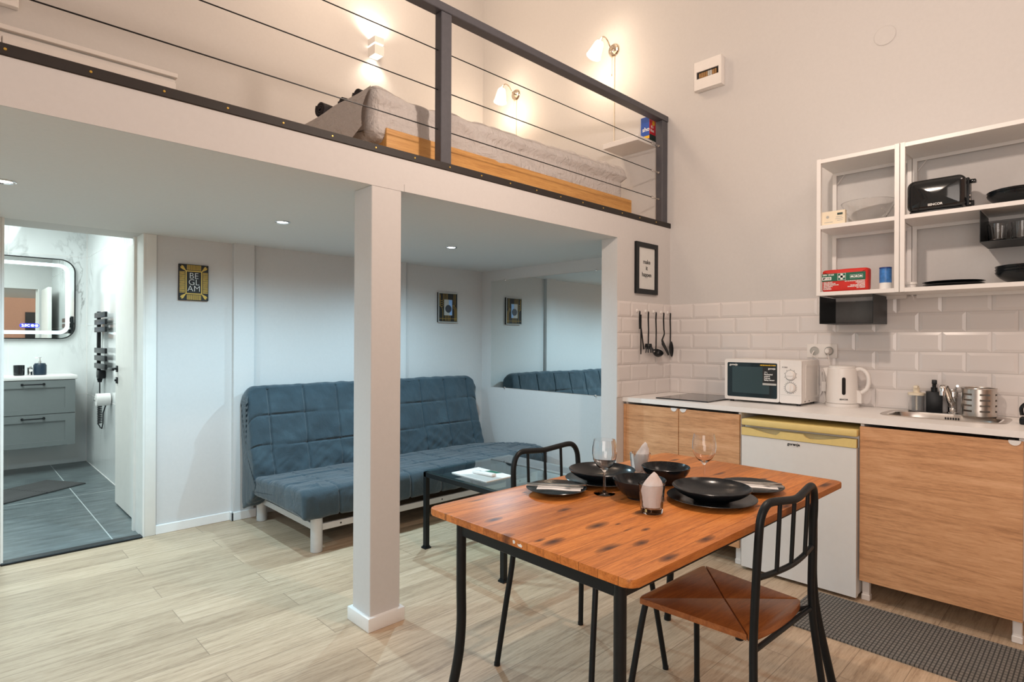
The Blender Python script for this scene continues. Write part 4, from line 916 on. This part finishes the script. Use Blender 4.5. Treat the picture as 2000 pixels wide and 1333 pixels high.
N = len(sp_); R_ = []
for i, p in enumerate(sp_):
    tg = (sp_[min(N - 1, i + 1)] - sp_[max(0, i - 1)]).normalized(); nn = Vector((-tg.z, 0, tg.x)); u = i / (N - 1); hw, hh = 0.017 - 0.003 * u, 0.012 - 0.003 * u
    R_.append([b.verts.new(p + Vector((0, math.cos(a), 0)) * hw + nn * math.sin(a) * hh) for a in [2 * PI * k / 12 for k in range(12)]])
for A, B_ in zip(R_, R_[1:]):
    for k in range(12): b.faces.new((A[k], A[(k + 1) % 12], B_[(k + 1) % 12], B_[k]))
b.faces.new(R_[0][::-1]); b.faces.new(R_[-1]); part(t, 'spout', b, 'chrome')
part(t, 'aerator', cyl(BM(), (-0.213, 0.010, 0.108), 0.012, 0.022, seg=18), 'chrome')
part(t, 'lever', tube(BM(), [(0, -0.01, 0.128), (-0.03, -0.022, 0.145), (-0.065, -0.03, 0.150)], lambda u: 0.008 - 0.002 * u, 10), 'chrome')
t = thing('soap_bottle', 'square black soap bottle with black pump behind the sink', 'soap dispenser', (3.838, 0.672, 0.925), math.radians(12))
part(t, 'bottle', box(-0.034, 0.034, -0.036, 0.036, 0, 0.112, 0.004), 'blackp')
part(t, 'pump', abox(cyl(cyl(BM(), (0, 0, 0.112), 0.015, 0.022), (0, 0, 0.134), 0.009, 0.02), -0.040, 0.014, -0.011, 0.011, 0.152, 0.175, 0.003), 'blackp')
t = thing('pump_jar', 'clear glass jar with a cream pump lid behind the sink', 'soap dispenser', (3.838, 0.752, 0.925))
part(t, 'jar', lathe(BM(), [(0, 0), (0.034, 0), (0.036, 0.004), (0.036, 0.088), (0.034, 0.088), (0.034, 0.006), (0, 0.005)], 28), 'glass')
part(t, 'lid', lathe(BM(), [(0, 0.087), (0.040, 0.087), (0.040, 0.099), (0.036, 0.101), (0, 0.101)], 28), 'creampl')
part(t, 'pump', abox(cyl(BM(), (0, 0, 0.100), 0.015, 0.030), -0.028, 0.013, -0.010, 0.010, 0.124, 0.140, 0.004), 'creampl')
part(t, 'dip_tube', tube(BM(), [(0, 0, 0.087), (0.004, 0, 0.008)], 0.004, 8), 'creampl')
t = thing('cutlery_holder', 'round slotted steel cutlery holder beside the sink', 'cutlery holder', (3.806, 0.478, 0.9275))
b = BM(); nS = 72; zs = [0.0, 0.022, 0.031, 0.050, 0.059, 0.078, 0.087, 0.106, 0.115, 0.140]; rr = 0.073
vs = [[b.verts.new((rr * math.cos(2 * PI * k / nS), rr * math.sin(2 * PI * k / nS), z)) for k in range(nS)] for z in zs]
for j in range(len(zs) - 1):
    for k in range(nS):
        if j % 2 == 1 and (k % 12) in (2, 3, 4, 5, 6, 7, 8): continue
        b.faces.new((vs[j][k], vs[j][(k + 1) % nS], vs[j + 1][(k + 1) % nS], vs[j + 1][k]))
b.faces.new(vs[0][::-1]); part(t, 'cup', b, 'steel')
part(t, 'rim', tube(BM(), [(rr * math.cos(2 * PI * k / 48), rr * math.sin(2 * PI * k / 48), 0.14) for k in range(48)], 0.0028, 8, True), 'steel')
t = thing('kitchen_gadget', 'small black gadget with a curved handle at the worktop end', 'kitchen gadget', (3.60, 0.285, 0.924))
part(t, 'base', box(-0.045, 0.045, -0.055, 0.015, 0, 0.034, 0.008), 'blackp')
part(t, 'handle', tube(BM(), smooth_path([(0, 0.008, 0.04), (0, 0.010, 0.075), (0, -0.010, 0.098), (0, -0.035, 0.098), (0, -0.045, 0.06), (0, -0.04, 0.03)], 6), 0.008, 10), 'gloss')
one('hob', box(3.372, 3.852, 1.737, 2.105, 0.9245, 0.932, 0.002, 1), 'hob', 'flat black glass hob on the worktop near the utensils', 'hob', (3.61, 1.92, 0.9245), world=True)

# fridge
t = thing('fridge', 'white under-counter fridge with yellowed top and handle strip', 'fridge', (3.57, 1.188, 0))
y0, y1 = 0.893, 1.480
part(t, 'body', box(3.318, 3.86, y0, y1, 0.022, 0.850, 0.004), 'fridge', True)
b = prism(BM(), [(3.278, 0.006 + 0.012), (3.314, 0.018), (3.314, 0.768), (3.278, 0.768)], 'y', y0, y1)
part(t, 'door', b, 'fridge', True)
def strip(s):  # handle strip with two scooped finger pulls
    pl = [(y0, 0.770), (y1, 0.770), (y1, 0.813), (y1 - 0.035, 0.812)]
    for k in range(9): u = k / 8; pl.append((y1 - 0.04 - 0.15 * u, 0.812 - 0.024 * math.sin(PI * 0.5 * u) ** 1.3))
    pl += [(y1 - 0.205, 0.797), (y1 - 0.215, 0.809), (y0 + 0.255, 0.809), (y0 + 0.242, 0.795)]
    for k in range(9): u = k / 8; pl.append((y0 + 0.225 - 0.165 * u, 0.788 + 0.024 * (1 - math.cos(PI * 0.5 * u))))
    pl += [(y0, 0.813)]; return pl
hd = part(t, 'handle_strip', prism(BM(), strip(0), 'x', 3.274, 3.290), 'cream', True, 'yellowed plastic strip with two scooped pulls')
part(hd, 'pull_recess', box(3.296, 3.312, y0 + 0.002, y1 - 0.002, 0.770, 0.813), 'olive', True)
part(t, 'top_panel', box(3.276, 3.86, y0 - 0.002, y1 + 0.002, 0.826, 0.861, 0.005), 'cream', True, 'yellowed plastic top edge')
bd = part(t, 'badge', box(3.2770, 3.278, 1.158, 1.232, 0.738, 0.760), 'plastic', True)
part(bd, 'lettering', text_bm('gorenje', 0.021, (3.2766, 1.195, 0.7495), FACE_X, bold=0.0007), 'ink', True)
for x in (3.35, 3.82):
    for y in (y0 + 0.04, y1 - 0.04): part(t, 'foot', cyl(BM(), (x, y, 0), 0.015, 0.022), 'blackp', True)

# microwave
t = thing('microwave', 'white microwave oven with a dark window and two dials on the worktop', 'microwave', (3.73, 1.492, 0.924))
y0, y1, xf, z0, z1 = 1.262, 1.728, 3.585, 0.938, 1.192
part(t, 'case', box(xf + 0.012, 3.872, y0, y1, z0, z1, 0.006), 'plastic', True)
b = prism(BM(), rrect(y0 + 0.125, y1, z0, z1, 0.012), 'x', xf - 0.006, xf + 0.012); part(t, 'door', b, 'plastic', True)
dw = part(t, 'window', prism(BM(), rrect(y0 + 0.139, y1 - 0.018, z0 + 0.020, z1 - 0.020, 0.008), 'x', xf - 0.0072, xf - 0.004), 'ovenwin', True)
part(dw, 'inner_pane', prism(BM(), rrect(y0 + 0.185, y1 - 0.050, z0 + 0.045, z1 - 0.045, 0.004), 'x', xf - 0.0076, xf - 0.0072), plain('oven_mesh', (0.03, 0.055, 0.062, 1), 0.12, var=0.3, nscale=400), True)
part(dw, 'lettering', text_bm('gorenje', 0.017, (xf - 0.0076, y1 - 0.058, z1 - 0.034), FACE_X, bold=0.0005), 'whiteink', True)
part(dw, 'lettering', text_bm('MICROWAVE OVEN', 0.0105, (xf - 0.0076, y0 + 0.194, z1 - 0.034), FACE_X, bold=0.0003), 'yellow', True)
st = part(dw, 'sticker', box(xf - 0.0080, xf - 0.0076, y0 + 0.143, y0 + 0.225, z0 + 0.098, z1 - 0.046), 'ink', True)
part(dw, 'sticker_lettering', text_bm('gorenje', 0.014, (xf - 0.0084, y0 + 0.170, z1 - 0.053), FACE_X, bold=0.0005), 'whiteink', True)
part(dw, 'sticker_lettering', text_bm('17 L\nMechanical\ncontrol\nDefrost\nSafety Sensor', 0.0115, (xf - 0.0084, y0 + 0.216, z1 - 0.100), FACE_X, align='LEFT', bold=0.0003), 'whiteink', True)
part(dw, 'sticker_footer', box(xf - 0.0083, xf - 0.0080, y0 + 0.143, y0 + 0.225, z0 + 0.100, z0 + 0.112), 'greyp', True)
part(t, 'control_panel', prism(BM(), rrect(y0, y0 + 0.123, z0, z1, 0.010), 'x', xf - 0.006, xf + 0.012), 'plastic', True)
part(t, 'panel_line_marking', box(xf - 0.0064, xf - 0.006, y0 + 0.004, y0 + 0.119, z0 + 0.0480, z0 + 0.0490), 'greyp', True)
part(t, 'lettering', text_bm('M 800', 0.012, (xf - 0.0064, y0 + 0.095, z1 - 0.042), FACE_X), 'ink', True)
for zc, n, a0, a1 in ((z1 - 0.088, 7, -20, 200), (z0 + 0.092, 18, -60, 240)):
    k = part(t, 'dial', lathe(BM(), [(0, -0.016), (0.022, -0.016), (0.025, -0.012), (0.0265, 0), (0, 0)], 32, (xf - 0.006, y0 + 0.062, zc), 'x'), 'plastic', True)
    part(k, 'dial_ring_marking', lathe(BM(), [(0.0295, -0.0004), (0.0312, -0.0004), (0.0312, 0), (0.0295, 0)], 40, (xf - 0.006, y0 + 0.062, zc), 'x', True), 'ink', True)
    part(k, 'grip', box(xf - 0.026, xf - 0.020, y0 + 0.062 - (0.004 if n > 10 else 0.021), y0 + 0.062 + (0.004 if n > 10 else 0.021), zc - (0.021 if n > 10 else 0.004), zc + (0.021 if n > 10 else 0.004), 0.002), 'plastic', True)
    b = BM()
    for j in range(n):
        a = math.radians(a0 + (a1 - a0) * j / (n - 1)); q = BM()
        abox(b, xf - 0.0064, xf - 0.006, y0 + 0.062 + 0.0355 * math.cos(a) - 0.0016, y0 + 0.062 + 0.0355 * math.cos(a) + 0.0016, zc + 0.0355 * math.sin(a) - 0.0016, zc + 0.0355 * math.sin(a) + 0.0016)
    part(k, 'dial_marking', b, 'ink', True)
b = ring(BM(), rrect(3.645, 3.86, z0 + 0.03, z1 - 0.025, 0.008), rrect(3.655, 3.85, z0 + 0.04, z1 - 0.035, 0.006), 'y', y0 - 0.002, y0)
part(t, 'side_panel_ridge', b, 'plastic', True)
for x in (3.62, 3.84):
    for y in (y0 + 0.03, y1 - 0.03): part(t, 'foot', cyl(BM(), (x, y, 0.9245), 0.012, 0.014), 'blackp', True)
for x in (3.635, 3.70): part(t, 'screw', cyl(BM(), (x, y0 - 0.0015, z0 + 0.012), 0.004, 0.002, 'y', 10), 'ink', True)
t = thing('kettle', 'white electric kettle with a dark water gauge beside the microwave', 'kettle', (3.775, 1.105, 0.924))
part(t, 'base', lathe(BM(), [(0, 0), (0.086, 0), (0.088, 0.004), (0.086, 0.018), (0.080, 0.022), (0, 0.022)], 44), 'plastic')
part(t, 'body', lathe(BM(), [(0, 0.0235), (0.083, 0.0235), (0.084, 0.030), (0.080, 0.14), (0.076, 0.222), (0.070, 0.228), (0, 0.228)], 44), 'plastic')
part(t, 'lid', lathe(BM(), [(0, 0.2285), (0.070, 0.2285), (0.069, 0.236), (0.060, 0.240), (0, 0.241)], 44), 'plastic')
hd_ = smooth_path([(0.006, -0.068, 0.218), (0.008, -0.100, 0.222), (0.010, -0.128, 0.195), (0.010, -0.135, 0.150), (0.008, -0.125, 0.110), (0.004, -0.100, 0.088), (0.0, -0.080, 0.080)], 6)
part(t, 'handle', tube(BM(), hd_, 0.012, 12), 'plastic')
part(t, 'handle_foot', prism(BM(), [(-0.072, 0.026), (-0.104, 0.026), (-0.104, 0.075), (-0.095, 0.095), (-0.072, 0.105)], 'x', -0.014, 0.018), 'plastic')
part(t, 'spout', prism(BM(), [(0.066, 0.228), (0.098, 0.224), (0.094, 0.212), (0.076, 0.165)], 'x', -0.016, 0.016), 'plastic')
ga = Matrix.Rotation(math.radians(22), 4, 'Z')
part(t, 'gauge', place(prism(BM(), rrect(-0.009, 0.009, 0.075, 0.175, 0.009, 6), 'x', -0.0850, -0.074), ga), 'hob')
part(t, 'lettering', place(text_bm('SENCOR', 0.011, (-0.0845, 0, 0.048), FACE_X, bold=0.0003), ga), 'ink', False)
part(t, 'cord', tube(BM(), smooth_path([(0.075, 0.05, 0.006), (0.09, 0.085, 0.006), (0.092, 0.092, 0.06), (0.09, 0.088, 0.14), (0.09, 0.09, 0.22), (0.082, 0.102, 0.30), (0.075, 0.102, 0.318)], 8), 0.004, 8), 'plastic')
part(t, 'plug', lathe(BM(), [(0, -0.036), (0.012, -0.036), (0.019, -0.02), (0.020, 0.0), (0, 0.0)], 20, (0.094, 0.102, 0.323), 'x'), 'plastic')
b = tube(BM(), smooth_path([(3.868, 1.255, 0.98), (3.872, 1.232, 1.04), (3.866, 1.238, 1.12), (3.868, 1.25, 1.10), (3.874, 1.236, 1.00), (3.866, 1.226, 0.94), (3.85, 1.238, 0.930)], 6), 0.0038, 8)
tube(b, smooth_path([(3.868, 1.27, 1.20), (3.85, 1.295, 1.222), (3.866, 1.290, 1.247)], 6), 0.0038, 8)
b2 = part(bpy.data.objects['microwave'], 'power_cord', b, 'plastic', True)
part(b2, 'warning_tag', box(3.862, 3.864, 1.220, 1.246, 1.00, 1.06), 'paper', True)

# hanging utensils on hooks
def hook(y):
    t = thing('wall_hook', 'round white adhesive hook holding a black utensil', 'hook', (y, YL - 0.008, 1.512), 0, 'hooks on the small tiled wall')
    part(t, 'disc', lathe(BM(), [(0, 0.0), (0.012, 0.0), (0.0125, -0.003), (0.009, -0.006), (0, -0.006)], 20, (0, 0, 0.002), 'y'), 'white')
    part(t, 'peg', tube(BM(), fillet([(0, -0.004, 0), (0, -0.020, -0.006), (0, -0.022, 0.004)], 0.004), 0.0028, 8), 'chrome'); return t
HK = [3.444, 3.553, 3.652, 3.754, 3.845]
hl = ['white hook holding the black tongs', 'white hook holding the spaghetti server', 'white hook holding the black ladle', 'white hook holding the bent turner', 'white hook holding the solid spoon']
for x, l in zip(HK, hl): hook(x)['label'] = l
UY = YL - 0.032
def handle_u(bm, top=-0.005, bot=-0.20):
    tube(bm, [(0, 0, top), (0, 0.002, -0.05), (0, -0.001, -0.12), (0, 0, bot)], lambda u: 0.0055 - 0.0012 * u, 10)
    lathe(bm, [(0.0035, -0.002), (0.0065, -0.002), (0.0065, 0.002), (0.0035, 0.002)], 14, (0, 0, -0.002), 'y', True); return bm
b = handle_u(BM(), -0.006, -0.10); abox(b, -0.004, 0.004, -0.014, -0.006, -0.295, -0.02, 0.002, 1)
tube(b, [(0, 0.002, -0.03), (0.02, 0.004, -0.10), (0.055, 0.003, -0.26)], 0.0048, 8)
one('tongs', b, 'blackp', 'black tongs hanging on the first hook from the alcove', 'tongs', (HK[0], UY, 1.507))
b = handle_u(BM(), -0.006, -0.225)
lathe(b, [(0, -0.262), (0.018, -0.258), (0.026, -0.240), (0.022, -0.222), (0.019, -0.224), (0.022, -0.240), (0.016, -0.253), (0, -0.256)], 18, (0.004, 0.002, 0))
for k in range(7):
    a = PI + PI * k / 6; tube(b, [(0.004 + 0.022 * math.cos(a), 0.002 + 0.022 * math.sin(a), -0.245), (0.004 + 0.034 * math.cos(a), 0.002 + 0.034 * math.sin(a), -0.285)], 0.0038, 6)
for k in range(3): tube(b, [(0.012, -0.016 + 0.012 * k, -0.245), (0.045, -0.018 + 0.014 * k, -0.270 + 0.018 * k)], 0.004, 6)
one('spaghetti_server', b, 'blackp', 'black toothed spaghetti server hanging between tongs and ladle', 'utensil', (HK[1], UY, 1.507))
b = handle_u(BM(), -0.006, -0.24)
bl = lathe(BM(), [(0, -0.030), (0.020, -0.026), (0.034, -0.012), (0.039, 0.004), (0.036, 0.004), (0.031, -0.010), (0.018, -0.022), (0, -0.026)], 24); place(bl, Matrix.Translation((0.018, -0.006, -0.285)) @ Matrix.Rotation(math.radians(-20), 4, 'Y') @ Matrix.Rotation(math.radians(30), 4, 'X'))
me = bpy.data.meshes.new('tmp'); bl.to_mesh(me); bl.free(); b.from_mesh(me); bpy.data.meshes.remove(me); tube(b, [(0, 0, -0.235), (-0.004, 0, -0.27), (-0.012, -0.002, -0.285)], 0.005, 8)
one('ladle', b, 'blackp', 'black ladle hanging on the middle hook', 'ladle', (HK[2], UY, 1.507))
b = handle_u(BM(), -0.006, -0.12); tube(b, fillet([(0, 0, -0.115), (0.012, 0, -0.15), (-0.028, 0, -0.20), (-0.020, -0.005, -0.225)], 0.02), 0.0048, 8)
prism(b, [(-0.034, -0.205), (-0.022, -0.195), (0.05, -0.275), (0.064, -0.305), (0.050, -0.308), (-0.036, -0.225)], 'y', -0.008, -0.004)
one('turner', b, 'blackp', 'black bent turner hanging between ladle and spoon', 'utensil', (HK[3], UY, 1.507))
b = handle_u(BM(), -0.006, -0.22)
grid(b, 14, 10, lambda u, v: ((v - 0.5) * 0.056 * math.sin(PI * min(1, 0.06 + u * 0.94)) ** 0.6 + 0.012 * u, 0.010 * math.cos((v - 0.5) * PI) * math.sin(PI * u) - 0.004, -0.205 - 0.115 * u))
grid(b, 14, 10, lambda u, v: ((v - 0.5) * 0.056 * math.sin(PI * min(1, 0.06 + u * 0.94)) ** 0.6 + 0.012 * u, 0.010 * math.cos((v - 0.5) * PI) * math.sin(PI * u) - 0.007, -0.205 - 0.115 * u))
one('cooking_spoon', b, 'blackp', 'black solid spoon hanging nearest the kitchen corner', 'spoon', (HK[4], UY, 1.507))

# ------------------------------------------------------------------ wall shelves and what stands on them
def shelf_unit(label, y0, y1, group='open wall shelves'):
    t = thing('wall_shelf_unit', label, 'shelf unit', (3.74, (y0 + y1) / 2, 1.57), 0, group)
    w_ = 0.022
    for y in (y0, y1 - w_):
        for x in (3.595, 3.868): part(t, 'post', box(x, x + w_, y, y + w_, 1.566, 2.350, 0.001, 1), 'white', True)
        for z in (1.570, 1.950, 2.326): part(t, 'side_bar', box(3.617, 3.868, y + 0.004, y + 0.018, z, z + 0.016), 'white', True)
    for z in (1.566, 1.947, 2.325): 
        s = part(t, 'shelf_board', box(3.596, 3.885, y0 + 0.002, y1 - 0.002, z, z + 0.022, 0.001, 1), 'white', True)
        part(s, 'rear_lip', box(3.866, 3.872, y0 + w_, y1 - w_, z - 0.018, z + 0.001), 'white', True)
    b = tube(BM(), [(3.875, y1 - 0.024, 2.255), (3.875, y1 - 0.075, 2.322)], 0.0022, 6); part(t, 'brace_wire', b, 'white', True)
    return t
shelf_unit('narrow open white wall shelf holding the glass bowl and first aid pouch', 0.784, 1.190)
shelf_unit('wide open white wall shelf holding the toaster and black dishes', 0.150, 0.781)
S1, S2 = 1.5885, 1.9695
t = thing('toaster', 'glossy black toaster on the wide wall shelf', 'toaster', (3.70, 0.635, S2))
b = padded(BM(), resample([(p[0], p[1]) for p in rrect(-0.125, 0.125, 0.012, 0.178, 0.035, 6)], 0.02), [-0.072 + 0.144 * k / 20 for k in range(21)], 0.028); part(t, 'body', b, 'bread', angle=180)
part(t, 'base', box(-0.064, 0.064, -0.112, 0.112, 0.0, 0.016, 0.004), 'blackp')
for x in (-0.025, 0.025): part(t, 'slot', box(x - 0.012, x + 0.012, -0.095, 0.095, 0.1765, 0.1790), 'ink')
part(t, 'control_end', box(-0.035, 0.035, -0.134, -0.120, 0.02, 0.16, 0.004), 'blackp')
part(t, 'lever', box(-0.018, 0.018, -0.158, -0.134, 0.135, 0.153, 0.005), 'gloss'); part(t, 'dial', cyl(BM(), (0, -0.150, 0.035), 0.014, 0.016, 'y', 20, 0.002), 'gloss')
for k in range(3): part(t, 'button', cyl(BM(), (-0.026, -0.138, 0.03 + 0.02 * k), 0.005, 0.005, 'y', 12), 'chrome')
letter(t, 'SENCOR', 0.016, (3.6272, 0.635, S2 + 0.040), FACE_X, 'whiteink', bold=0.0004)
part(t, 'arrow_pattern', prism(prism(BM(), [(0.088, 0.150), (0.094, 0.150), (0.060, 0.075), (0.078, 0.020), (0.072, 0.020), (0.052, 0.075)], 'x', -0.0726, -0.0722), [(0.042, 0.100), (0.047, 0.100), (0.036, 0.075), (0.047, 0.055), (0.042, 0.055), (0.029, 0.075)], 'x', -0.0726, -0.0722), 'hob')
pr_ = [(0, 0), (0.066, 0), (0.070, 0.004), (0.100, 0.055), (0.136, 0.116), (0.137, 0.122), (0.134, 0.122), (0.097, 0.056), (0.066, 0.008), (0, 0.006)]
one('salad_bowl', lathe(BM(), pr_, 64), 'glass', 'large clear glass bowl on the narrow wall shelf', 'bowl', (3.745, 0.965, S2))
t = thing('card_box', 'small cream card box in front of the glass bowl', 'box', (3.632, 1.108, S2))
part(t, 'body', box(-0.014, 0.014, -0.060, 0.060, 0, 0.078, 0.001, 1), 'creampl')
part(t, 'label_print', box(-0.0146, -0.014, -0.048, -0.020, 0.052, 0.064), 'dgreen'); part(t, 'round_print', cyl(BM(), (-0.0146, 0.030, 0.046), 0.008, 0.0006, 'x', 16), 'greyp')
for yy, zz, ww in ((0.025, 0.014, 0.022), (-0.03, 0.040, 0.016), (-0.03, 0.030, 0.020), (-0.034, 0.020, 0.014)): part(t, 'line_print', box(-0.0146, -0.014, yy - ww, yy + ww, zz, zz + 0.003), 'greyp')
t = thing('first_aid_pouch', 'red first aid pouch with a white cross on the narrow shelf', 'first aid kit', (3.660, 1.053, S1))
b = padded(BM(), resample([(p[0], p[1]) for p in rrect(-0.118, 0.118, 0.001, 0.126, 0.014, 4)], 0.015), [-0.034 + 0.068 * k / 16 for k in range(17)], 0.016, lambda x, p, s, n: 0.002 * nz(x * 8, p.x * 9, p.y * 9, 2.0)); part(t, 'pouch', b, 'red', angle=180)
xf = -0.0355
part(t, 'green_band', box(xf, xf + 0.004, -0.106, 0.116, 0.060, 0.104), 'green')
part(t, 'cross_frame_print', ring(BM(), [(-0.008, 0.063), (0.034, 0.063), (0.034, 0.102), (-0.008, 0.102)], [(-0.0065, 0.0645), (0.0325, 0.0645), (0.0325, 0.1005), (-0.0065, 0.1005)], 'x', xf - 0.0004, xf), 'whiteink')
part(t, 'white_cross', abox(box(xf - 0.0006, xf, 0.007, 0.019, 0.066, 0.099), xf - 0.0006, xf, -0.003, 0.029, 0.0765, 0.0885), 'whiteink')
for k in range(3):
    yc = -0.040 - 0.0215 * k
    part(t, 'icon_frame_print', ring(BM(), [(yc - 0.010, 0.071), (yc + 0.010, 0.071), (yc + 0.010, 0.090), (yc - 0.010, 0.090)], [(yc - 0.009, 0.072), (yc + 0.009, 0.072), (yc + 0.009, 0.089), (yc - 0.009, 0.089)], 'x', xf - 0.0004, xf), 'whiteink')
    part(t, 'icon_print', prism(BM(), [(yc + 0.007, 0.076), (yc - 0.007, 0.076), (yc - 0.007, 0.081), (yc - 0.003, 0.085), (yc + 0.003, 0.085), (yc + 0.007, 0.081)], 'x', xf - 0.0004, xf), 'whiteink')
px = 3.660
letter(t, 'DIN 13164', 0.013, (px + xf - 0.0004, 1.053 + 0.112, S1 + 0.096), FACE_X, 'whiteink', align='LEFT', bold=0.0004)
part(t, 'white_print_patch', box(xf - 0.0004, xf, 0.066, 0.114, 0.067, 0.085), 'whiteink'); letter(t, '№ 112', 0.014, (px + xf - 0.0008, 1.053 + 0.091, S1 + 0.076), FACE_X, 'ink', bold=0.0004)
xf = -0.0352
letter(t, 'FIRST AID KIT\nVERBANDTASCHE\nTROUSSE DE SECOURS\nPRVA POMOC\nAPTECZKA\nELSOSEGELY', 0.0078, (px + xf, 1.053 + 0.108, S1 + 0.034), FACE_X, 'whiteink', align='LEFT', bold=0.0003)
letter(t, 'KIT DI PRONTO SOCCORSO\nLEKARNICKA\nBOTIQUIN\nTRUSA PRIM AJUTOR\nKOMPLET PRVE POMOCI\nILK YARDIM', 0.0078, (px + xf, 1.053 - 0.104, S1 + 0.036), FACE_X, 'whiteink', align='RIGHT', bold=0.0003)
t = thing('salt_can', 'blue and white labelled canister beside the first aid pouch', 'canister', (3.66, 0.860, S1))
part(t, 'canister_body', cyl(BM(), (0, 0, 0), 0.029, 0.113, bev=0.002), 'bluecan'); part(t, 'lid', cyl(BM(), (0, 0, 0.1125), 0.0295, 0.007), plain('blue_lid', rgb(30, 62, 130), 0.4))
part(t, 'white_print', lathe(BM(), [(0.0293, 0.002), (0.0293, 0.030), (0.0290, 0.036), (0.0290, 0.002)], 28, closed=True), 'whiteink')
t = thing('small_jar', 'small white lidded jar just behind the shelf divider', 'jar', (3.70, 0.752, S1))
part(t, 'body', cyl(BM(), (0, 0, 0), 0.026, 0.020, bev=0.002), 'plastic'); part(t, 'lid', cyl(BM(), (0, 0, 0.020), 0.030, 0.014, bev=0.002), 'plastic')
plate('flat black plate on the wide shelf, lower of a stack of two', 3.735, 0.575, S1, 0.130, 0.014, group='plates on the wide shelf'); plate('flat black plate on the wide shelf, upper of a stack of two', 3.735, 0.575, S1 + 0.0125, 0.132, 0.014, group='plates on the wide shelf')
for k, lb in enumerate(('bottom', 'middle', 'top')): bowl('black bowl on the lowest wide shelf, %s of a stack of three' % lb, 3.745, 0.285, S1 + 0.014 * k, 0.125, 0.058, 0.060, group='bowls on the lowest wide shelf')
for k, lb in enumerate(('lower', 'upper')): bowl('black bowl beside the toaster, %s of a stack of two' % lb, 3.745, 0.310, S2 + 0.014 * k, 0.133, 0.058, 0.064, group='bowls beside the toaster')
def container(label, y0, y1, zt, h):
    t = thing('hanging_container', label, 'container', (3.74, (y0 + y1) / 2, zt - h), 0, 'black containers hooked under the shelves')
    b = box(3.600, 3.880, y0, y0 + 0.003, zt - h, zt - 0.004); abox(b, 3.600, 3.880, y1 - 0.003, y1, zt - h, zt - 0.004)
    part(t, 'side_panel', box(3.600, 3.880, y0, y0 + 0.003, zt - h, zt - 0.003), 'black', True); part(t, 'side_panel', box(3.600, 3.880, y1 - 0.003, y1, zt - h, zt - 0.003), 'black', True); b.free()
    part(t, 'bottom', box(3.600, 3.880, y0, y1, zt - h - 0.003, zt - h), 'black', True)
    part(t, 'back_panel', box(3.874, 3.878, y0 + 0.003, y1 - 0.003, zt - h, zt - 0.022), plain('dark_metal_sheet_' + str(int(zt * 100)), (0.20, 0.19, 0.18, 1), 0.4, 0.0), True)
    return t
container('empty black metal container hooked under the narrow wall shelf', 0.903, 1.1735, 1.5655, 0.157)
container('black metal container with drinking glasses under the wide shelf', 0.170, 0.4516, 1.9465, 0.155)
tumbler('drinking glass beside the inner side panel of the hanging container', 3.70, 0.395, 1.792, 'glasses in the hanging container', 0.041, 0.090)
tumbler('drinking glass at the cut-off end of the hanging container', 3.70, 0.305, 1.792, 'glasses in the hanging container', 0.041, 0.090)
tumbler('drinking glass at the back of the hanging container, behind another', 3.79, 0.385, 1.792, 'glasses in the hanging container', 0.041, 0.090)

# floor mat by the kitchen units
one('kitchen_mat', prism(BM(), rrect(2.790, 3.252, -0.40, 1.085, 0.01, 3), 'z', 0.0005, 0.008), 'mat', 'grey ribbed mat on the floor along the kitchen units', 'mat', (3.02, 0.34, 0), world=True)
